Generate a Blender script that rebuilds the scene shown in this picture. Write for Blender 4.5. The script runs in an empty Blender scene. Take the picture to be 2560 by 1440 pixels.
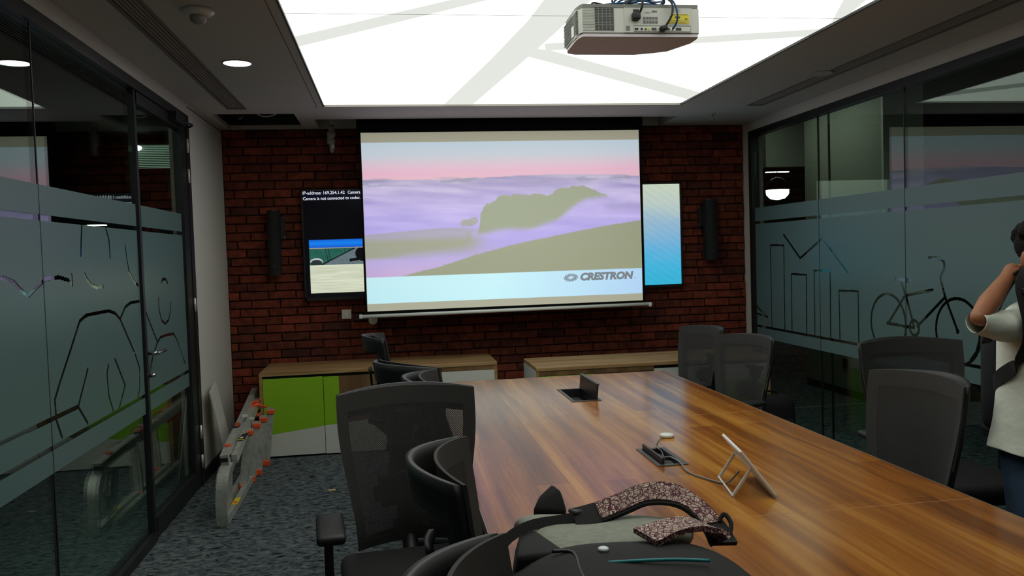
import bpy, bmesh, math, random
import numpy as np
from mathutils import Vector, Matrix
random.seed(7); np.random.seed(7)
S = bpy.context.scene
C = S.collection

# ------------------------------------------------------------------ camera
YAW, PITCH, ROLL, FPX = 0.14500, -0.04190, -0.03210, 2075.0
def cam_basis():
    f = Vector((math.sin(YAW)*math.cos(PITCH), math.cos(YAW)*math.cos(PITCH), math.sin(PITCH)))
    r0 = Vector((math.cos(YAW), -math.sin(YAW), 0)); u0 = r0.cross(f)
    r = r0*math.cos(ROLL) + u0*math.sin(ROLL); u = -r0*math.sin(ROLL) + u0*math.cos(ROLL)
    return r, u, f
r_, u_, f_ = cam_basis()
cd = bpy.data.cameras.new('camera'); cam = bpy.data.objects.new('camera', cd); C.objects.link(cam)
cam.matrix_world = Matrix(((r_.x, u_.x, -f_.x, 0), (r_.y, u_.y, -f_.y, 0), (r_.z, u_.z, -f_.z, 1.5), (0, 0, 0, 1)))
cd.sensor_width = 36; cd.lens = FPX*36/2560; cd.clip_start = 0.02
S.camera = cam

# ------------------------------------------------------------------ world, exposure
w = bpy.data.worlds.new('world'); S.world = w; w.use_nodes = True
w.node_tree.nodes['Background'].inputs[0].default_value = (0.004, 0.005, 0.006, 1)
w.node_tree.nodes['Background'].inputs[1].default_value = 1.0
S.view_settings.view_transform = 'Standard'; S.view_settings.look = 'None'
S.view_settings.exposure = 0.0; S.view_settings.gamma = 1.0
S.view_settings.use_curve_mapping = False
PANEL_E, BAND_E, DOWN_E, PROJ_E = 1.65, 0.80, 12.0, 1.0

# ------------------------------------------------------------------ geometry constants (metres)
XL, XR, YB, ZC, YF = -1.314, 3.143, 7.065, 2.5725, -1.6
TX0, TX1, TY0, TY1, TZ = 0.235, 1.645, 0.77, 4.885, 0.75

def s2l(*c):
    o = []
    for v in c:
        v /= 255.0
        o.append(v/12.92 if v <= 0.04045 else ((v+0.055)/1.055)**2.4)
    return tuple(o)

# ------------------------------------------------------------------ materials
MATS = {}
def new_mat(name):
    m = bpy.data.materials.new(name); m.use_nodes = True
    nt = m.node_tree
    return m, nt, nt.nodes, nt.links, nt.nodes['Principled BSDF'], nt.nodes['Material Output']
def mat(name, col, rough=0.5, metal=0.0, spec=0.5, noise=0.0, nscale=30.0, bump=0.0, bscale=80.0, emit=None, estr=1.0, coat=0.0, col2=None, stretch=(1, 1, 1)):
    if name in MATS: return MATS[name]
    m, nt, N, L, P, O = new_mat(name)
    P.inputs['Base Color'].default_value = (*col, 1); P.inputs['Roughness'].default_value = rough
    P.inputs['Metallic'].default_value = metal; P.inputs['Specular IOR Level'].default_value = spec
    if coat: P.inputs['Coat Weight'].default_value = coat; P.inputs['Coat Roughness'].default_value = 0.08
    if emit: P.inputs['Emission Color'].default_value = (*emit, 1); P.inputs['Emission Strength'].default_value = estr
    if noise or bump:
        tc = N.new('ShaderNodeTexCoord'); mp = N.new('ShaderNodeMapping'); mp.inputs['Scale'].default_value = stretch
        L.new(tc.outputs['Object'], mp.inputs['Vector'])
    if noise:
        nz = N.new('ShaderNodeTexNoise'); nz.inputs['Scale'].default_value = nscale; nz.inputs['Detail'].default_value = 6
        L.new(mp.outputs[0], nz.inputs['Vector'])
        rp = N.new('ShaderNodeValToRGB')
        c2 = col2 if col2 else tuple(c*(1-noise) for c in col)
        rp.color_ramp.elements[0].position = 0.3; rp.color_ramp.elements[1].position = 0.7
        rp.color_ramp.elements[0].color = (*c2, 1); rp.color_ramp.elements[1].color = (*[min(1, c*(1+noise*0.5)) for c in col], 1)
        L.new(nz.outputs['Fac'], rp.inputs[0]); L.new(rp.outputs[0], P.inputs['Base Color'])
    if bump:
        nb = N.new('ShaderNodeTexNoise'); nb.inputs['Scale'].default_value = bscale; nb.inputs['Detail'].default_value = 4
        L.new(mp.outputs[0], nb.inputs['Vector'])
        bp = N.new('ShaderNodeBump'); bp.inputs['Strength'].default_value = bump; bp.inputs['Distance'].default_value = 0.01
        L.new(nb.outputs['Fac'], bp.inputs['Height']); L.new(bp.outputs[0], P.inputs['Normal'])
    MATS[name] = m
    return m
def emis(name, col, strength):
    if name in MATS: return MATS[name]
    m, nt, N, L, P, O = new_mat(name)
    P.inputs['Base Color'].default_value = (0.1, 0.1, 0.1, 1); P.inputs['Specular IOR Level'].default_value = 0.0
    P.inputs['Roughness'].default_value = 0.9
    P.inputs['Emission Color'].default_value = (*col, 1); P.inputs['Emission Strength'].default_value = strength
    MATS[name] = m
    return m
def attr_emis(name, base, strength, rough=0.8, spec=0.0):
    m, nt, N, L, P, O = new_mat(name)
    P.inputs['Base Color'].default_value = (*base, 1); P.inputs['Roughness'].default_value = rough; P.inputs['Specular IOR Level'].default_value = spec
    a = N.new('ShaderNodeAttribute'); a.attribute_name = 'picture'
    L.new(a.outputs['Color'], P.inputs['Emission Color']); P.inputs['Emission Strength'].default_value = strength
    return m
def glass_mat(name, tint, boost=1.0):
    m, nt, N, L, P, O = new_mat(name); N.remove(P)
    tr = N.new('ShaderNodeBsdfTransparent'); tr.inputs[0].default_value = (*tint, 1)
    gl = N.new('ShaderNodeBsdfGlossy'); gl.inputs['Color'].default_value = (0.92, 1.0, 0.96, 1); gl.inputs['Roughness'].default_value = 0.0
    lw = N.new('ShaderNodeLayerWeight'); lw.inputs[0].default_value = 0.5
    pw = N.new('ShaderNodeMath'); pw.operation = 'POWER'; pw.inputs[1].default_value = 5
    ma = N.new('ShaderNodeMath'); ma.operation = 'MULTIPLY_ADD'; ma.inputs[1].default_value = 0.93; ma.inputs[2].default_value = 0.045*boost
    mx = N.new('ShaderNodeMixShader')
    L.new(lw.outputs['Facing'], pw.inputs[0]); L.new(pw.outputs[0], ma.inputs[0]); L.new(ma.outputs[0], mx.inputs[0])
    L.new(tr.outputs[0], mx.inputs[1]); L.new(gl.outputs[0], mx.inputs[2]); L.new(mx.outputs[0], O.inputs[0])
    return m
def film_mat():
    m, nt, N, L, P, O = new_mat('frosted_film')
    P.inputs['Base Color'].default_value = (*s2l(126, 156, 156), 1); P.inputs['Roughness'].default_value = 0.30; P.inputs['Specular IOR Level'].default_value = 0.65
    tl = N.new('ShaderNodeBsdfTranslucent'); tl.inputs[0].default_value = (0.30, 0.36, 0.35, 1)
    mx = N.new('ShaderNodeMixShader'); mx.inputs[0].default_value = 0.45
    L.new(P.outputs[0], mx.inputs[1]); L.new(tl.outputs[0], mx.inputs[2]); L.new(mx.outputs[0], O.inputs[0])
    return m
def mesh_fabric():
    m, nt, N, L, P, O = new_mat('chair_mesh')
    P.inputs['Base Color'].default_value = (0.045, 0.044, 0.044, 1); P.inputs['Roughness'].default_value = 0.75
    tr = N.new('ShaderNodeBsdfTransparent'); tr.inputs[0].default_value = (0.9, 0.9, 0.9, 1)
    tc = N.new('ShaderNodeTexCoord'); mp = N.new('ShaderNodeMapping'); mp.inputs['Rotation'].default_value = (0, math.radians(45), 0)
    L.new(tc.outputs['Object'], mp.inputs[0])
    mxs = []
    for d in ('X', 'Z'):
        wv = N.new('ShaderNodeTexWave'); wv.bands_direction = d; wv.inputs['Scale'].default_value = 62
        L.new(mp.outputs[0], wv.inputs[0]); mxs.append(wv)
    mm = N.new('ShaderNodeMath'); mm.operation = 'MULTIPLY'; L.new(mxs[0].outputs['Fac'], mm.inputs[0]); L.new(mxs[1].outputs['Fac'], mm.inputs[1])
    cl = N.new('ShaderNodeMapRange'); cl.inputs[1].default_value = 0.10; cl.inputs[2].default_value = 0.6; cl.inputs[3].default_value = 0.16; cl.inputs[4].default_value = 0.90
    L.new(mm.outputs[0], cl.inputs[0])
    mx = N.new('ShaderNodeMixShader'); L.new(cl.outputs[0], mx.inputs[0]); L.new(P.outputs[0], mx.inputs[1]); L.new(tr.outputs[0], mx.inputs[2])
    L.new(mx.outputs[0], O.inputs[0])
    return m
def brick_mat(name, island):
    m, nt, N, L, P, O = new_mat(name)
    P.inputs['Roughness'].default_value = 0.85; P.inputs['Specular IOR Level'].default_value = 0.25
    if island:
        src = N.new('ShaderNodeNewGeometry').outputs['Random Per Island']
    else:
        src = N.new('ShaderNodeObjectInfo').outputs['Random']
    rp = N.new('ShaderNodeValToRGB'); cr = rp.color_ramp
    cols = [(88, 45, 35), (126, 58, 41), (104, 49, 36), (140, 66, 46), (74, 42, 35), (116, 54, 39)]
    while len(cr.elements) < len(cols): cr.elements.new(0.5)
    for i, c in enumerate(cols):
        cr.elements[i].position = i/(len(cols)-1); cr.elements[i].color = (*s2l(*c), 1)
    L.new(src, rp.inputs[0])
    tc = N.new('ShaderNodeTexCoord'); g = N.new('ShaderNodeNewGeometry')
    nz = N.new('ShaderNodeTexNoise'); nz.inputs['Scale'].default_value = 18; nz.inputs['Detail'].default_value = 7
    L.new(g.outputs['Position'], nz.inputs['Vector'])
    r2 = N.new('ShaderNodeValToRGB'); r2.color_ramp.elements[0].position = 0.35; r2.color_ramp.elements[0].color = (0.45, 0.4, 0.4, 1)
    r2.color_ramp.elements[1].position = 0.65; r2.color_ramp.elements[1].color = (1.1, 1.05, 1, 1)
    L.new(nz.outputs['Fac'], r2.inputs[0])
    mx = N.new('ShaderNodeMix'); mx.data_type = 'RGBA'; mx.blend_type = 'MULTIPLY'; mx.inputs[0].default_value = 0.75
    L.new(rp.outputs[0], mx.inputs['A']); L.new(r2.outputs[0], mx.inputs['B']); L.new(mx.outputs['Result'], P.inputs['Base Color'])
    nb = N.new('ShaderNodeTexNoise'); nb.inputs['Scale'].default_value = 90; L.new(g.outputs['Position'], nb.inputs['Vector'])
    bp = N.new('ShaderNodeBump'); bp.inputs['Strength'].default_value = 0.5; bp.inputs['Distance'].default_value = 0.006
    L.new(nb.outputs['Fac'], bp.inputs['Height']); L.new(bp.outputs[0], P.inputs['Normal'])
    return m
def wood_mat(name, dark, mid, light, plank=0.11, length=1.1, rough=0.25, axis='Y', coat=0.0, contrast=1.0, spec=0.5, streak=(13, 0.9), fine=1.0, span=0.20, dist=0.6):
    """laminate: long grain along the axis, printed strips with a tone of their own"""
    m, nt, N, L, P, O = new_mat(name)
    P.inputs['Roughness'].default_value = rough; P.inputs['Specular IOR Level'].default_value = spec
    if coat: P.inputs['Coat Weight'].default_value = coat; P.inputs['Coat Roughness'].default_value = 0.12
    g = N.new('ShaderNodeNewGeometry')
    mp0 = N.new('ShaderNodeMapping'); L.new(g.outputs['Position'], mp0.inputs[0])
    if axis == 'X': mp0.inputs['Rotation'].default_value = (0, 0, math.radians(90))
    if axis == 'Z': mp0.inputs['Rotation'].default_value = (math.radians(90), 0, 0)
    # wobble
    wn = N.new('ShaderNodeTexNoise'); wn.inputs['Scale'].default_value = 1.6; wn.inputs['Detail'].default_value = 2
    L.new(mp0.outputs[0], wn.inputs['Vector'])
    sc = N.new('ShaderNodeVectorMath'); sc.operation = 'SCALE'; sc.inputs['Scale'].default_value = 0.05
    L.new(wn.outputs['Color'], sc.inputs[0])
    ad = N.new('ShaderNodeVectorMath'); L.new(mp0.outputs[0], ad.inputs[0]); L.new(sc.outputs[0], ad.inputs[1])
    # strip tone
    br = N.new('ShaderNodeTexBrick'); br.inputs['Scale'].default_value = 1.0; br.inputs['Mortar Size'].default_value = 0.0
    br.inputs['Brick Width'].default_value = length; br.inputs['Row Height'].default_value = plank; br.offset = 0.37
    br.inputs['Color1'].default_value = (0, 0, 0, 1); br.inputs['Color2'].default_value = (1, 1, 1, 1); br.inputs['Bias'].default_value = 0.0
    mpb = N.new('ShaderNodeMapping'); mpb.inputs['Rotation'].default_value = (0, 0, math.radians(90)); L.new(mp0.outputs[0], mpb.inputs[0])
    L.new(mpb.outputs[0], br.inputs['Vector'])
    # broad streaks
    mp1 = N.new('ShaderNodeMapping'); mp1.inputs['Scale'].default_value = (streak[0], streak[1], streak[0]); L.new(ad.outputs[0], mp1.inputs[0])
    n1 = N.new('ShaderNodeTexNoise'); n1.inputs['Scale'].default_value = 1.0; n1.inputs['Detail'].default_value = 5; n1.inputs['Roughness'].default_value = 0.55; n1.inputs['Distortion'].default_value = dist
    L.new(mp1.outputs[0], n1.inputs['Vector'])
    mp2 = N.new('ShaderNodeMapping'); mp2.inputs['Scale'].default_value = (170, 3.0, 170); L.new(ad.outputs[0], mp2.inputs[0])
    n2 = N.new('ShaderNodeTexNoise'); n2.inputs['Scale'].default_value = 1.0; n2.inputs['Detail'].default_value = 3
    L.new(mp2.outputs[0], n2.inputs['Vector'])
    a1 = N.new('ShaderNodeMath'); a1.operation = 'MULTIPLY_ADD'; a1.inputs[1].default_value = 0.20*contrast
    L.new(br.outputs['Color'], a1.inputs[0]); L.new(n1.outputs['Fac'], a1.inputs[2])
    a2 = N.new('ShaderNodeMath'); a2.operation = 'MULTIPLY_ADD'; a2.inputs[1].default_value = 0.22*contrast*fine
    L.new(n2.outputs['Fac'], a2.inputs[0]); L.new(a1.outputs[0], a2.inputs[2])
    rp = N.new('ShaderNodeValToRGB'); cr = rp.color_ramp; cr.elements.new(0.5)
    h = (0.10+0.11*fine)*contrast
    for e, p, c in zip(cr.elements, (0.5+h-span, 0.5+h, 0.5+h+span), (dark, mid, light)):
        e.position = min(1, max(0, p)); e.color = (*c, 1)
    L.new(a2.outputs[0], rp.inputs[0]); L.new(rp.outputs[0], P.inputs['Base Color'])
    return m
def carpet_mat():
    m, nt, N, L, P, O = new_mat('carpet')
    P.inputs['Roughness'].default_value = 0.95; P.inputs['Specular IOR Level'].default_value = 0.1
    g = N.new('ShaderNodeNewGeometry')
    def nz(scale, st, det, dist=0):
        mp = N.new('ShaderNodeMapping'); mp.inputs['Scale'].default_value = st; L.new(g.outputs['Position'], mp.inputs[0])
        n = N.new('ShaderNodeTexNoise'); n.inputs['Scale'].default_value = scale; n.inputs['Detail'].default_value = det; n.inputs['Distortion'].default_value = dist
        L.new(mp.outputs[0], n.inputs['Vector']); return n
    a = nz(30, (0.75, 1.25, 1), 9, 0.8); b = nz(190, (0.8, 1, 1), 3)
    ma = N.new('ShaderNodeMath'); ma.operation = 'MULTIPLY_ADD'; ma.inputs[1].default_value = 0.35; L.new(b.outputs['Fac'], ma.inputs[0]); L.new(a.outputs['Fac'], ma.inputs[2])
    rp = N.new('ShaderNodeValToRGB'); cr = rp.color_ramp; cr.elements.new(0.5)
    for e, p, c in zip(cr.elements, (0.50, 0.60, 0.80), ((16, 20, 23), (66, 74, 78), (104, 112, 114))):
        e.position = p; e.color = (*s2l(*c), 1)
    L.new(ma.outputs[0], rp.inputs[0]); L.new(rp.outputs[0], P.inputs['Base Color'])
    bp = N.new('ShaderNodeBump'); bp.inputs['Strength'].default_value = 0.6; bp.inputs['Distance'].default_value = 0.006
    L.new(b.outputs['Fac'], bp.inputs['Height']); L.new(bp.outputs[0], P.inputs['Normal'])
    return m
def strap_mat():
    m, nt, N, L, P, O = new_mat('doodle_strap')
    P.inputs['Roughness'].default_value = 0.8
    tc = N.new('ShaderNodeTexCoord')
    n = N.new('ShaderNodeTexNoise'); n.inputs['Scale'].default_value = 60; n.inputs['Detail'].default_value = 1.0; n.inputs['Distortion'].default_value = 1.5
    L.new(tc.outputs['Object'], n.inputs['Vector'])
    v = N.new('ShaderNodeTexVoronoi'); v.feature = 'DISTANCE_TO_EDGE'; v.inputs['Scale'].default_value = 75; L.new(tc.outputs['Object'], v.inputs['Vector'])
    s = N.new('ShaderNodeMath'); s.operation = 'SINE'; m1 = N.new('ShaderNodeMath'); m1.operation = 'MULTIPLY'; m1.inputs[1].default_value = 46
    L.new(n.outputs['Fac'], m1.inputs[0]); L.new(m1.outputs[0], s.inputs[0])
    g = N.new('ShaderNodeMath'); g.operation = 'GREATER_THAN'; g.inputs[1].default_value = 0.05; L.new(s.outputs[0], g.inputs[0])
    e = N.new('ShaderNodeMath'); e.operation = 'GREATER_THAN'; e.inputs[1].default_value = 0.07; L.new(v.outputs['Distance'], e.inputs[0])
    mm = N.new('ShaderNodeMath'); mm.operation = 'MULTIPLY'; L.new(g.outputs[0], mm.inputs[0]); L.new(e.outputs[0], mm.inputs[1])
    mx = N.new('ShaderNodeMix'); mx.data_type = 'RGBA'; L.new(mm.outputs[0], mx.inputs[0])
    mx.inputs['A'].default_value = (*s2l(78, 22, 38), 1); mx.inputs['B'].default_value = (*s2l(205, 188, 172), 1)
    L.new(mx.outputs['Result'], P.inputs['Base Color'])
    return m

M = dict(
    white_wall=mat('white_wall', s2l(206, 202, 194), 0.8, bump=0.08, bscale=200),
    ceiling=mat('ceiling_paint', s2l(196, 192, 186), 0.85, bump=0.05, bscale=150),
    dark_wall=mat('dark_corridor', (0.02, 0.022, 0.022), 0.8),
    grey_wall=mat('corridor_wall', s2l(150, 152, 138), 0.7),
    mortar=mat('mortar', s2l(54, 40, 34), 0.95, noise=0.5, nscale=40),
    black_metal=mat('black_frame', (0.012, 0.012, 0.014), 0.42),
    black=mat('black_plastic', (0.009, 0.009, 0.010), 0.5),
    black_soft=mat('black_fabric', (0.007, 0.007, 0.008), 0.85, bump=0.2, bscale=400),
    chair_rim=mat('chair_rim_fabric', (0.032, 0.031, 0.030), 0.75, bump=0.35, bscale=900),
    white_plastic=mat('white_plastic', s2l(222, 222, 218), 0.35),
    hub=mat('hub_grey', s2l(64, 66, 66), 0.45), hub_in=mat('hub_inner', (0.012, 0.012, 0.014), 0.4),
    green=mat('green_laminate', s2l(138, 190, 30), 0.45), wlam=mat('white_laminate', s2l(208, 210, 202), 0.45),
    alu=mat('aluminium', s2l(186, 188, 180), 0.38, metal=0.45, noise=0.25, nscale=25, bump=0.1, bscale=60),
    orange=mat('orange_plastic', s2l(226, 84, 40), 0.5), yellow=mat('yellow_label', s2l(226, 206, 40), 0.5),
    chrome=mat('chrome', s2l(190, 190, 190), 0.25, metal=1.0),
    proj=mat('projector_shell', s2l(206, 208, 200), 0.45), projd=mat('projector_edge', s2l(120, 122, 116), 0.5),
    blue=mat('blue_cable', s2l(16, 66, 112), 0.4), teal=mat('teal_zip', s2l(30, 132, 140), 0.5),
    greybag=mat('grey_mesh_pad', s2l(138, 142, 130), 0.9, noise=0.15, nscale=60, bump=0.3, bscale=600),
    skin=mat('skin', s2l(150, 96, 66), 0.55, noise=0.12, nscale=30), hair=mat('hair', (0.006, 0.005, 0.0045), 0.75, spec=0.15, bump=0.8, bscale=160),
    shirt=mat('shirt_cotton', s2l(226, 232, 220), 0.85, bump=0.9, bscale=11), jeans=mat('denim', s2l(60, 82, 108), 0.85, noise=0.55, nscale=9, bump=0.2, bscale=300),
    glass=glass_mat('partition_glass', (0.80, 0.90, 0.85), 1.1), film=film_mat(), mesh=mesh_fabric(),
    brick=brick_mat('brick_single', False), brick2=brick_mat('brick_joined', True),
    table=wood_mat('table_laminate', s2l(96, 52, 20), s2l(146, 88, 32), s2l(184, 128, 56), rough=0.2, streak=(15, 0.5), fine=0.9, span=0.25, dist=0.2, spec=0.42),
    oak=wood_mat('oak_laminate', s2l(128, 98, 62), s2l(160, 126, 84), s2l(184, 150, 106), plank=3.0, length=9, rough=0.4, axis='X', contrast=0.6),
    walnut=wood_mat('walnut_laminate', s2l(92, 68, 42), s2l(124, 92, 58), s2l(148, 114, 74), plank=3.0, length=9, rough=0.45, axis='Z', contrast=0.6),
    carpet=carpet_mat(), strap=strap_mat(),
    panel=emis('light_ceiling', (0.97, 1.0, 0.90), PANEL_E), band=emis('light_ceiling_band', (0.97, 1.0, 0.93), BAND_E),
    lamp=emis('lamp_disc', (1.0, 0.98, 0.90), DOWN_E), corr_lamp=emis('corridor_lamp', (0.95, 1.0, 0.90), 9.0),
    grille=mat('grille_dark', s2l(40, 37, 34), 0.6), plate=mat('switch_plate', s2l(215, 212, 200), 0.4),
    clear=glass_mat('clear_wrap', (0.9, 0.9, 0.9), 3.0),
)

# ------------------------------------------------------------------ mesh helpers
def finish(name, bm, m, parent=None, smooth=False, loc=None, rot=None):
    me = bpy.data.meshes.new(name); bmesh.ops.recalc_face_normals(bm, faces=bm.faces[:]); bm.to_mesh(me); bm.free()
    mats = m if isinstance(m, (list, tuple)) else [m]
    for x in mats: me.materials.append(x)
    if smooth:
        for p in me.polygons: p.use_smooth = True
    o = bpy.data.objects.new(name, me); C.objects.link(o)
    if parent: o.parent = parent
    if loc: o.location = loc
    if rot: o.rotation_euler = rot
    return o
def box(bm, x0, x1, y0, y1, z0, z1, mi=0):
    v = [bm.verts.new(p) for p in ((x0, y0, z0), (x1, y0, z0), (x1, y1, z0), (x0, y1, z0), (x0, y0, z1), (x1, y0, z1), (x1, y1, z1), (x0, y1, z1))]
    for f in ((0, 3, 2, 1), (4, 5, 6, 7), (0, 1, 5, 4), (1, 2, 6, 5), (2, 3, 7, 6), (3, 0, 4, 7)):
        bm.faces.new([v[i] for i in f]).material_index = mi
    return v
def rbox(bm, c, size, bev=0.01, seg=2, mtx=None):
    t = bmesh.new(); bmesh.ops.create_cube(t, size=1.0)
    bmesh.ops.scale(t, vec=size, verts=t.verts[:])
    bev = min(bev, min(size)*0.49)
    bmesh.ops.bevel(t, geom=t.edges[:], offset=bev, segments=seg, profile=0.5, affect='EDGES')
    mm = Matrix.Translation(c) @ (mtx if mtx else Matrix.Identity(4))
    bmesh.ops.transform(t, matrix=mm, verts=t.verts[:]); append(bm, t)
def append(bm, t):
    me = bpy.data.meshes.new('tmp'); t.to_mesh(me); t.free(); bm.from_mesh(me); bpy.data.meshes.remove(me)
def cyl(bm, p0, p1, r0, r1=None, n=12, caps=True):
    p0, p1 = Vector(p0), Vector(p1); r1 = r0 if r1 is None else r1
    d = (p1-p0).normalized(); a = d.orthogonal().normalized(); b = d.cross(a)
    R0 = [bm.verts.new(p0+(a*math.cos(2*math.pi*i/n)+b*math.sin(2*math.pi*i/n))*r0) for i in range(n)]
    R1 = [bm.verts.new(p1+(a*math.cos(2*math.pi*i/n)+b*math.sin(2*math.pi*i/n))*r1) for i in range(n)]
    for i in range(n): bm.faces.new((R0[i], R0[(i+1) % n], R1[(i+1) % n], R1[i]))
    if caps: bm.faces.new(R0[::-1]); bm.faces.new(R1)
def tube(bm, pts, r, n=8, sub=4):
    P = [Vector(p) for p in pts]
    if sub > 1 and len(P) > 2:
        Q = []
        for i in range(len(P)-1):
            a, b, c, d = P[max(0, i-1)], P[i], P[i+1], P[min(len(P)-1, i+2)]
            for k in range(sub):
                t = k/sub
                Q.append(0.5*((2*b)+(c-a)*t+(2*a-5*b+4*c-d)*t*t+(3*b-a-3*c+d)*t**3))
        Q.append(P[-1]); P = Q
    rings = []; up = None
    for i, p in enumerate(P):
        d = (P[min(i+1, len(P)-1)]-P[max(i-1, 0)]).normalized()
        if up is None: up = d.orthogonal().normalized()
        a = (up-d*up.dot(d))
        a = a.normalized() if a.length > 1e-6 else d.orthogonal().normalized()
        up = a; b = d.cross(a)
        rr = r(i/(len(P)-1)) if callable(r) else r
        rings.append([bm.verts.new(p+(a*math.cos(2*math.pi*k/n)+b*math.sin(2*math.pi*k/n))*rr) for k in range(n)])
    for i in range(len(rings)-1):
        for k in range(n): bm.faces.new((rings[i][k], rings[i][(k+1) % n], rings[i+1][(k+1) % n], rings[i+1][k]))
    bm.faces.new(rings[0][::-1]); bm.faces.new(rings[-1])
def ribbon(bm, pts, width_dirs, thick_dirs, wd, th, sub=6):
    """flat strap with real thickness along pts; width_dirs one vector per point"""
    def cr(P):
        Q = []
        for i in range(len(P)-1):
            a, b, c, d = P[max(0, i-1)], P[i], P[i+1], P[min(len(P)-1, i+2)]
            for k in range(sub):
                t = k/sub; Q.append(0.5*((2*b)+(c-a)*t+(2*a-5*b+4*c-d)*t*t+(3*b-a-3*c+d)*t**3))
        Q.append(P[-1]); return Q
    P = cr([Vector(p) for p in pts]); W = cr([Vector(p).normalized() for p in width_dirs])
    rings = []
    for i, p in enumerate(P):
        d = (P[min(i+1, len(P)-1)]-P[max(i-1, 0)]).normalized()
        w_ = (W[i]-d*W[i].dot(d)).normalized(); n_ = d.cross(w_)
        rings.append([bm.verts.new(p+w_*a*wd/2+n_*b*th/2) for a, b in ((-1, -1), (1, -1), (1, 1), (-1, 1))])
    for i in range(len(rings)-1):
        for k in range(4): bm.faces.new((rings[i][k], rings[i][(k+1) % 4], rings[i+1][(k+1) % 4], rings[i+1][k]))
    bm.faces.new(rings[0][::-1]); bm.faces.new(rings[-1])
def lathe(bm, prof, c=(0, 0, 0), n=24):
    rings = []
    for r, z in prof:
        rings.append([bm.verts.new((c[0]+r*math.cos(2*math.pi*i/n), c[1]+r*math.sin(2*math.pi*i/n), c[2]+z)) for i in range(n)])
    for a, b in zip(rings, rings[1:]):
        for i in range(n): bm.faces.new((a[i], a[(i+1) % n], b[(i+1) % n], b[i]))
    bm.faces.new(rings[0][::-1]); bm.faces.new(rings[-1])
def prism(bm, poly, axis, a0, a1):
    """extrude a 2-D polygon; axis 'x': poly=(y,z); 'y': poly=(x,z); 'z': poly=(x,y)"""
    def P(p, a): return (a, p[0], p[1]) if axis == 'x' else ((p[0], a, p[1]) if axis == 'y' else (p[0], p[1], a))
    A = [bm.verts.new(P(p, a0)) for p in poly]; B = [bm.verts.new(P(p, a1)) for p in poly]
    n = len(poly); bm.faces.new(A[::-1]); bm.faces.new(B)
    for i in range(n): bm.faces.new((A[i], A[(i+1) % n], B[(i+1) % n], B[i]))
def tag(o, label=None, cat=None, group=None, kind=None):
    if label: o['label'] = label
    if cat: o['category'] = cat
    if group: o['group'] = group
    if kind: o['kind'] = kind
    return o
def empty(name, loc=(0, 0, 0), rz=0):
    o = bpy.data.objects.new(name, None); C.objects.link(o); o.location = loc; o.rotation_euler = (0, 0, rz); o.empty_display_size = 0.1
    return o
def one(name, m, parent, *boxes, **kw):
    bm = bmesh.new()
    for b in boxes: box(bm, *b)
    return finish(name, bm, m, parent, **kw)
def copy_tree(o, parent=None):
    c = o.copy(); C.objects.link(c)
    if parent: c.parent = parent
    for ch in [x for x in bpy.data.objects if x.parent == o]: copy_tree(ch, c)
    return c
def struct(name, m, *boxes):
    o = one(name, m, None, *boxes); o['kind'] = 'structure'; return o
def text_mesh(name, body, size, m, parent, origin, right, up, bold=0.0, shear=0.0, width=None, depth=0.0008, align='LEFT', spacing=1.0):
    cu = bpy.data.curves.new(name, 'FONT'); cu.body = body; cu.size = size; cu.offset = bold; cu.shear = shear; cu.extrude = depth; cu.align_x = align
    cu.space_character = spacing; cu.resolution_u = 4
    t = bpy.data.objects.new(name, cu); C.objects.link(t)
    dg = bpy.context.evaluated_depsgraph_get(); me = bpy.data.meshes.new_from_object(t.evaluated_get(dg))
    bpy.data.objects.remove(t); bpy.data.curves.remove(cu)
    right, up = Vector(right).normalized(), Vector(up).normalized(); nn = right.cross(up)
    xs = [v.co.x for v in me.vertices]
    sx = 1.0
    if width: sx = width/(max(xs)-min(xs))
    x0 = min(xs)
    for v in me.vertices:
        c = v.co.copy(); v.co = Vector(origin)+right*((c.x-x0)*sx)+up*c.y+nn*c.z
    me.materials.clear(); me.materials.append(m)
    o = bpy.data.objects.new(name, me); C.objects.link(o)
    if parent: o.parent = parent
    return o

# ================================================================== THE SETTING
struct('floor', M['carpet'], (-7, 9, -3, 14, -0.1, 0))

# ---- ceiling with its openings
PX0, PX1, PY0, PY1 = -0.4255, 2.211, 0.9, 6.026            # luminous ceiling
VL = (-1.078, -0.965, 0.6, 6.08); VR = (2.755, 2.868, 0.6, 6.06)
H1 = (-1.235, -0.655, 6.30, 7.0)                             # open hatch
H2 = (-0.53, 2.363, 6.56, 7.03)                              # screen pocket
def slab_holes(bm, x0, x1, y0, y1, z0, z1, holes):
    xs = sorted({x0, x1, *[h[0] for h in holes], *[h[1] for h in holes]}); ys = sorted({y0, y1, *[h[2] for h in holes], *[h[3] for h in holes]})
    for i in range(len(xs)-1):
        run = None
        for j in range(len(ys)-1):
            cx, cy = (xs[i]+xs[i+1])/2, (ys[j]+ys[j+1])/2
            solid = not any(h[0] < cx < h[1] and h[2] < cy < h[3] for h in holes)
            if solid: run = [ys[j], ys[j+1]] if run is None else [run[0], ys[j+1]]
            if (not solid or j == len(ys)-2) and run:
                box(bm, xs[i], xs[i+1], run[0], run[1], z0, z1); run = None
bm = bmesh.new(); slab_holes(bm, XL, XR, YF, YB, ZC, ZC+0.03, [(PX0, PX1, PY0, PY1), VL, VR, H1, H2])
ceil = finish('ceiling', bm, M['ceiling']); ceil['kind'] = 'structure'
def lid_box(name, x0, x1, y0, y1, z0, z1, m, t=0.02):
    return one(name, m, ceil, (x0-t, x1+t, y0-t, y1+t, z1, z1+t), (x0-t, x0, y0, y1, z0, z1), (x1, x1+t, y0, y1, z0, z1), (x0-t, x1+t, y0-t, y0, z0, z1), (x0-t, x1+t, y1, y1+t, z0, z1))
lid_box('hatch_void', *H1, ZC+0.03, ZC+0.55, M['dark_wall'])
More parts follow.
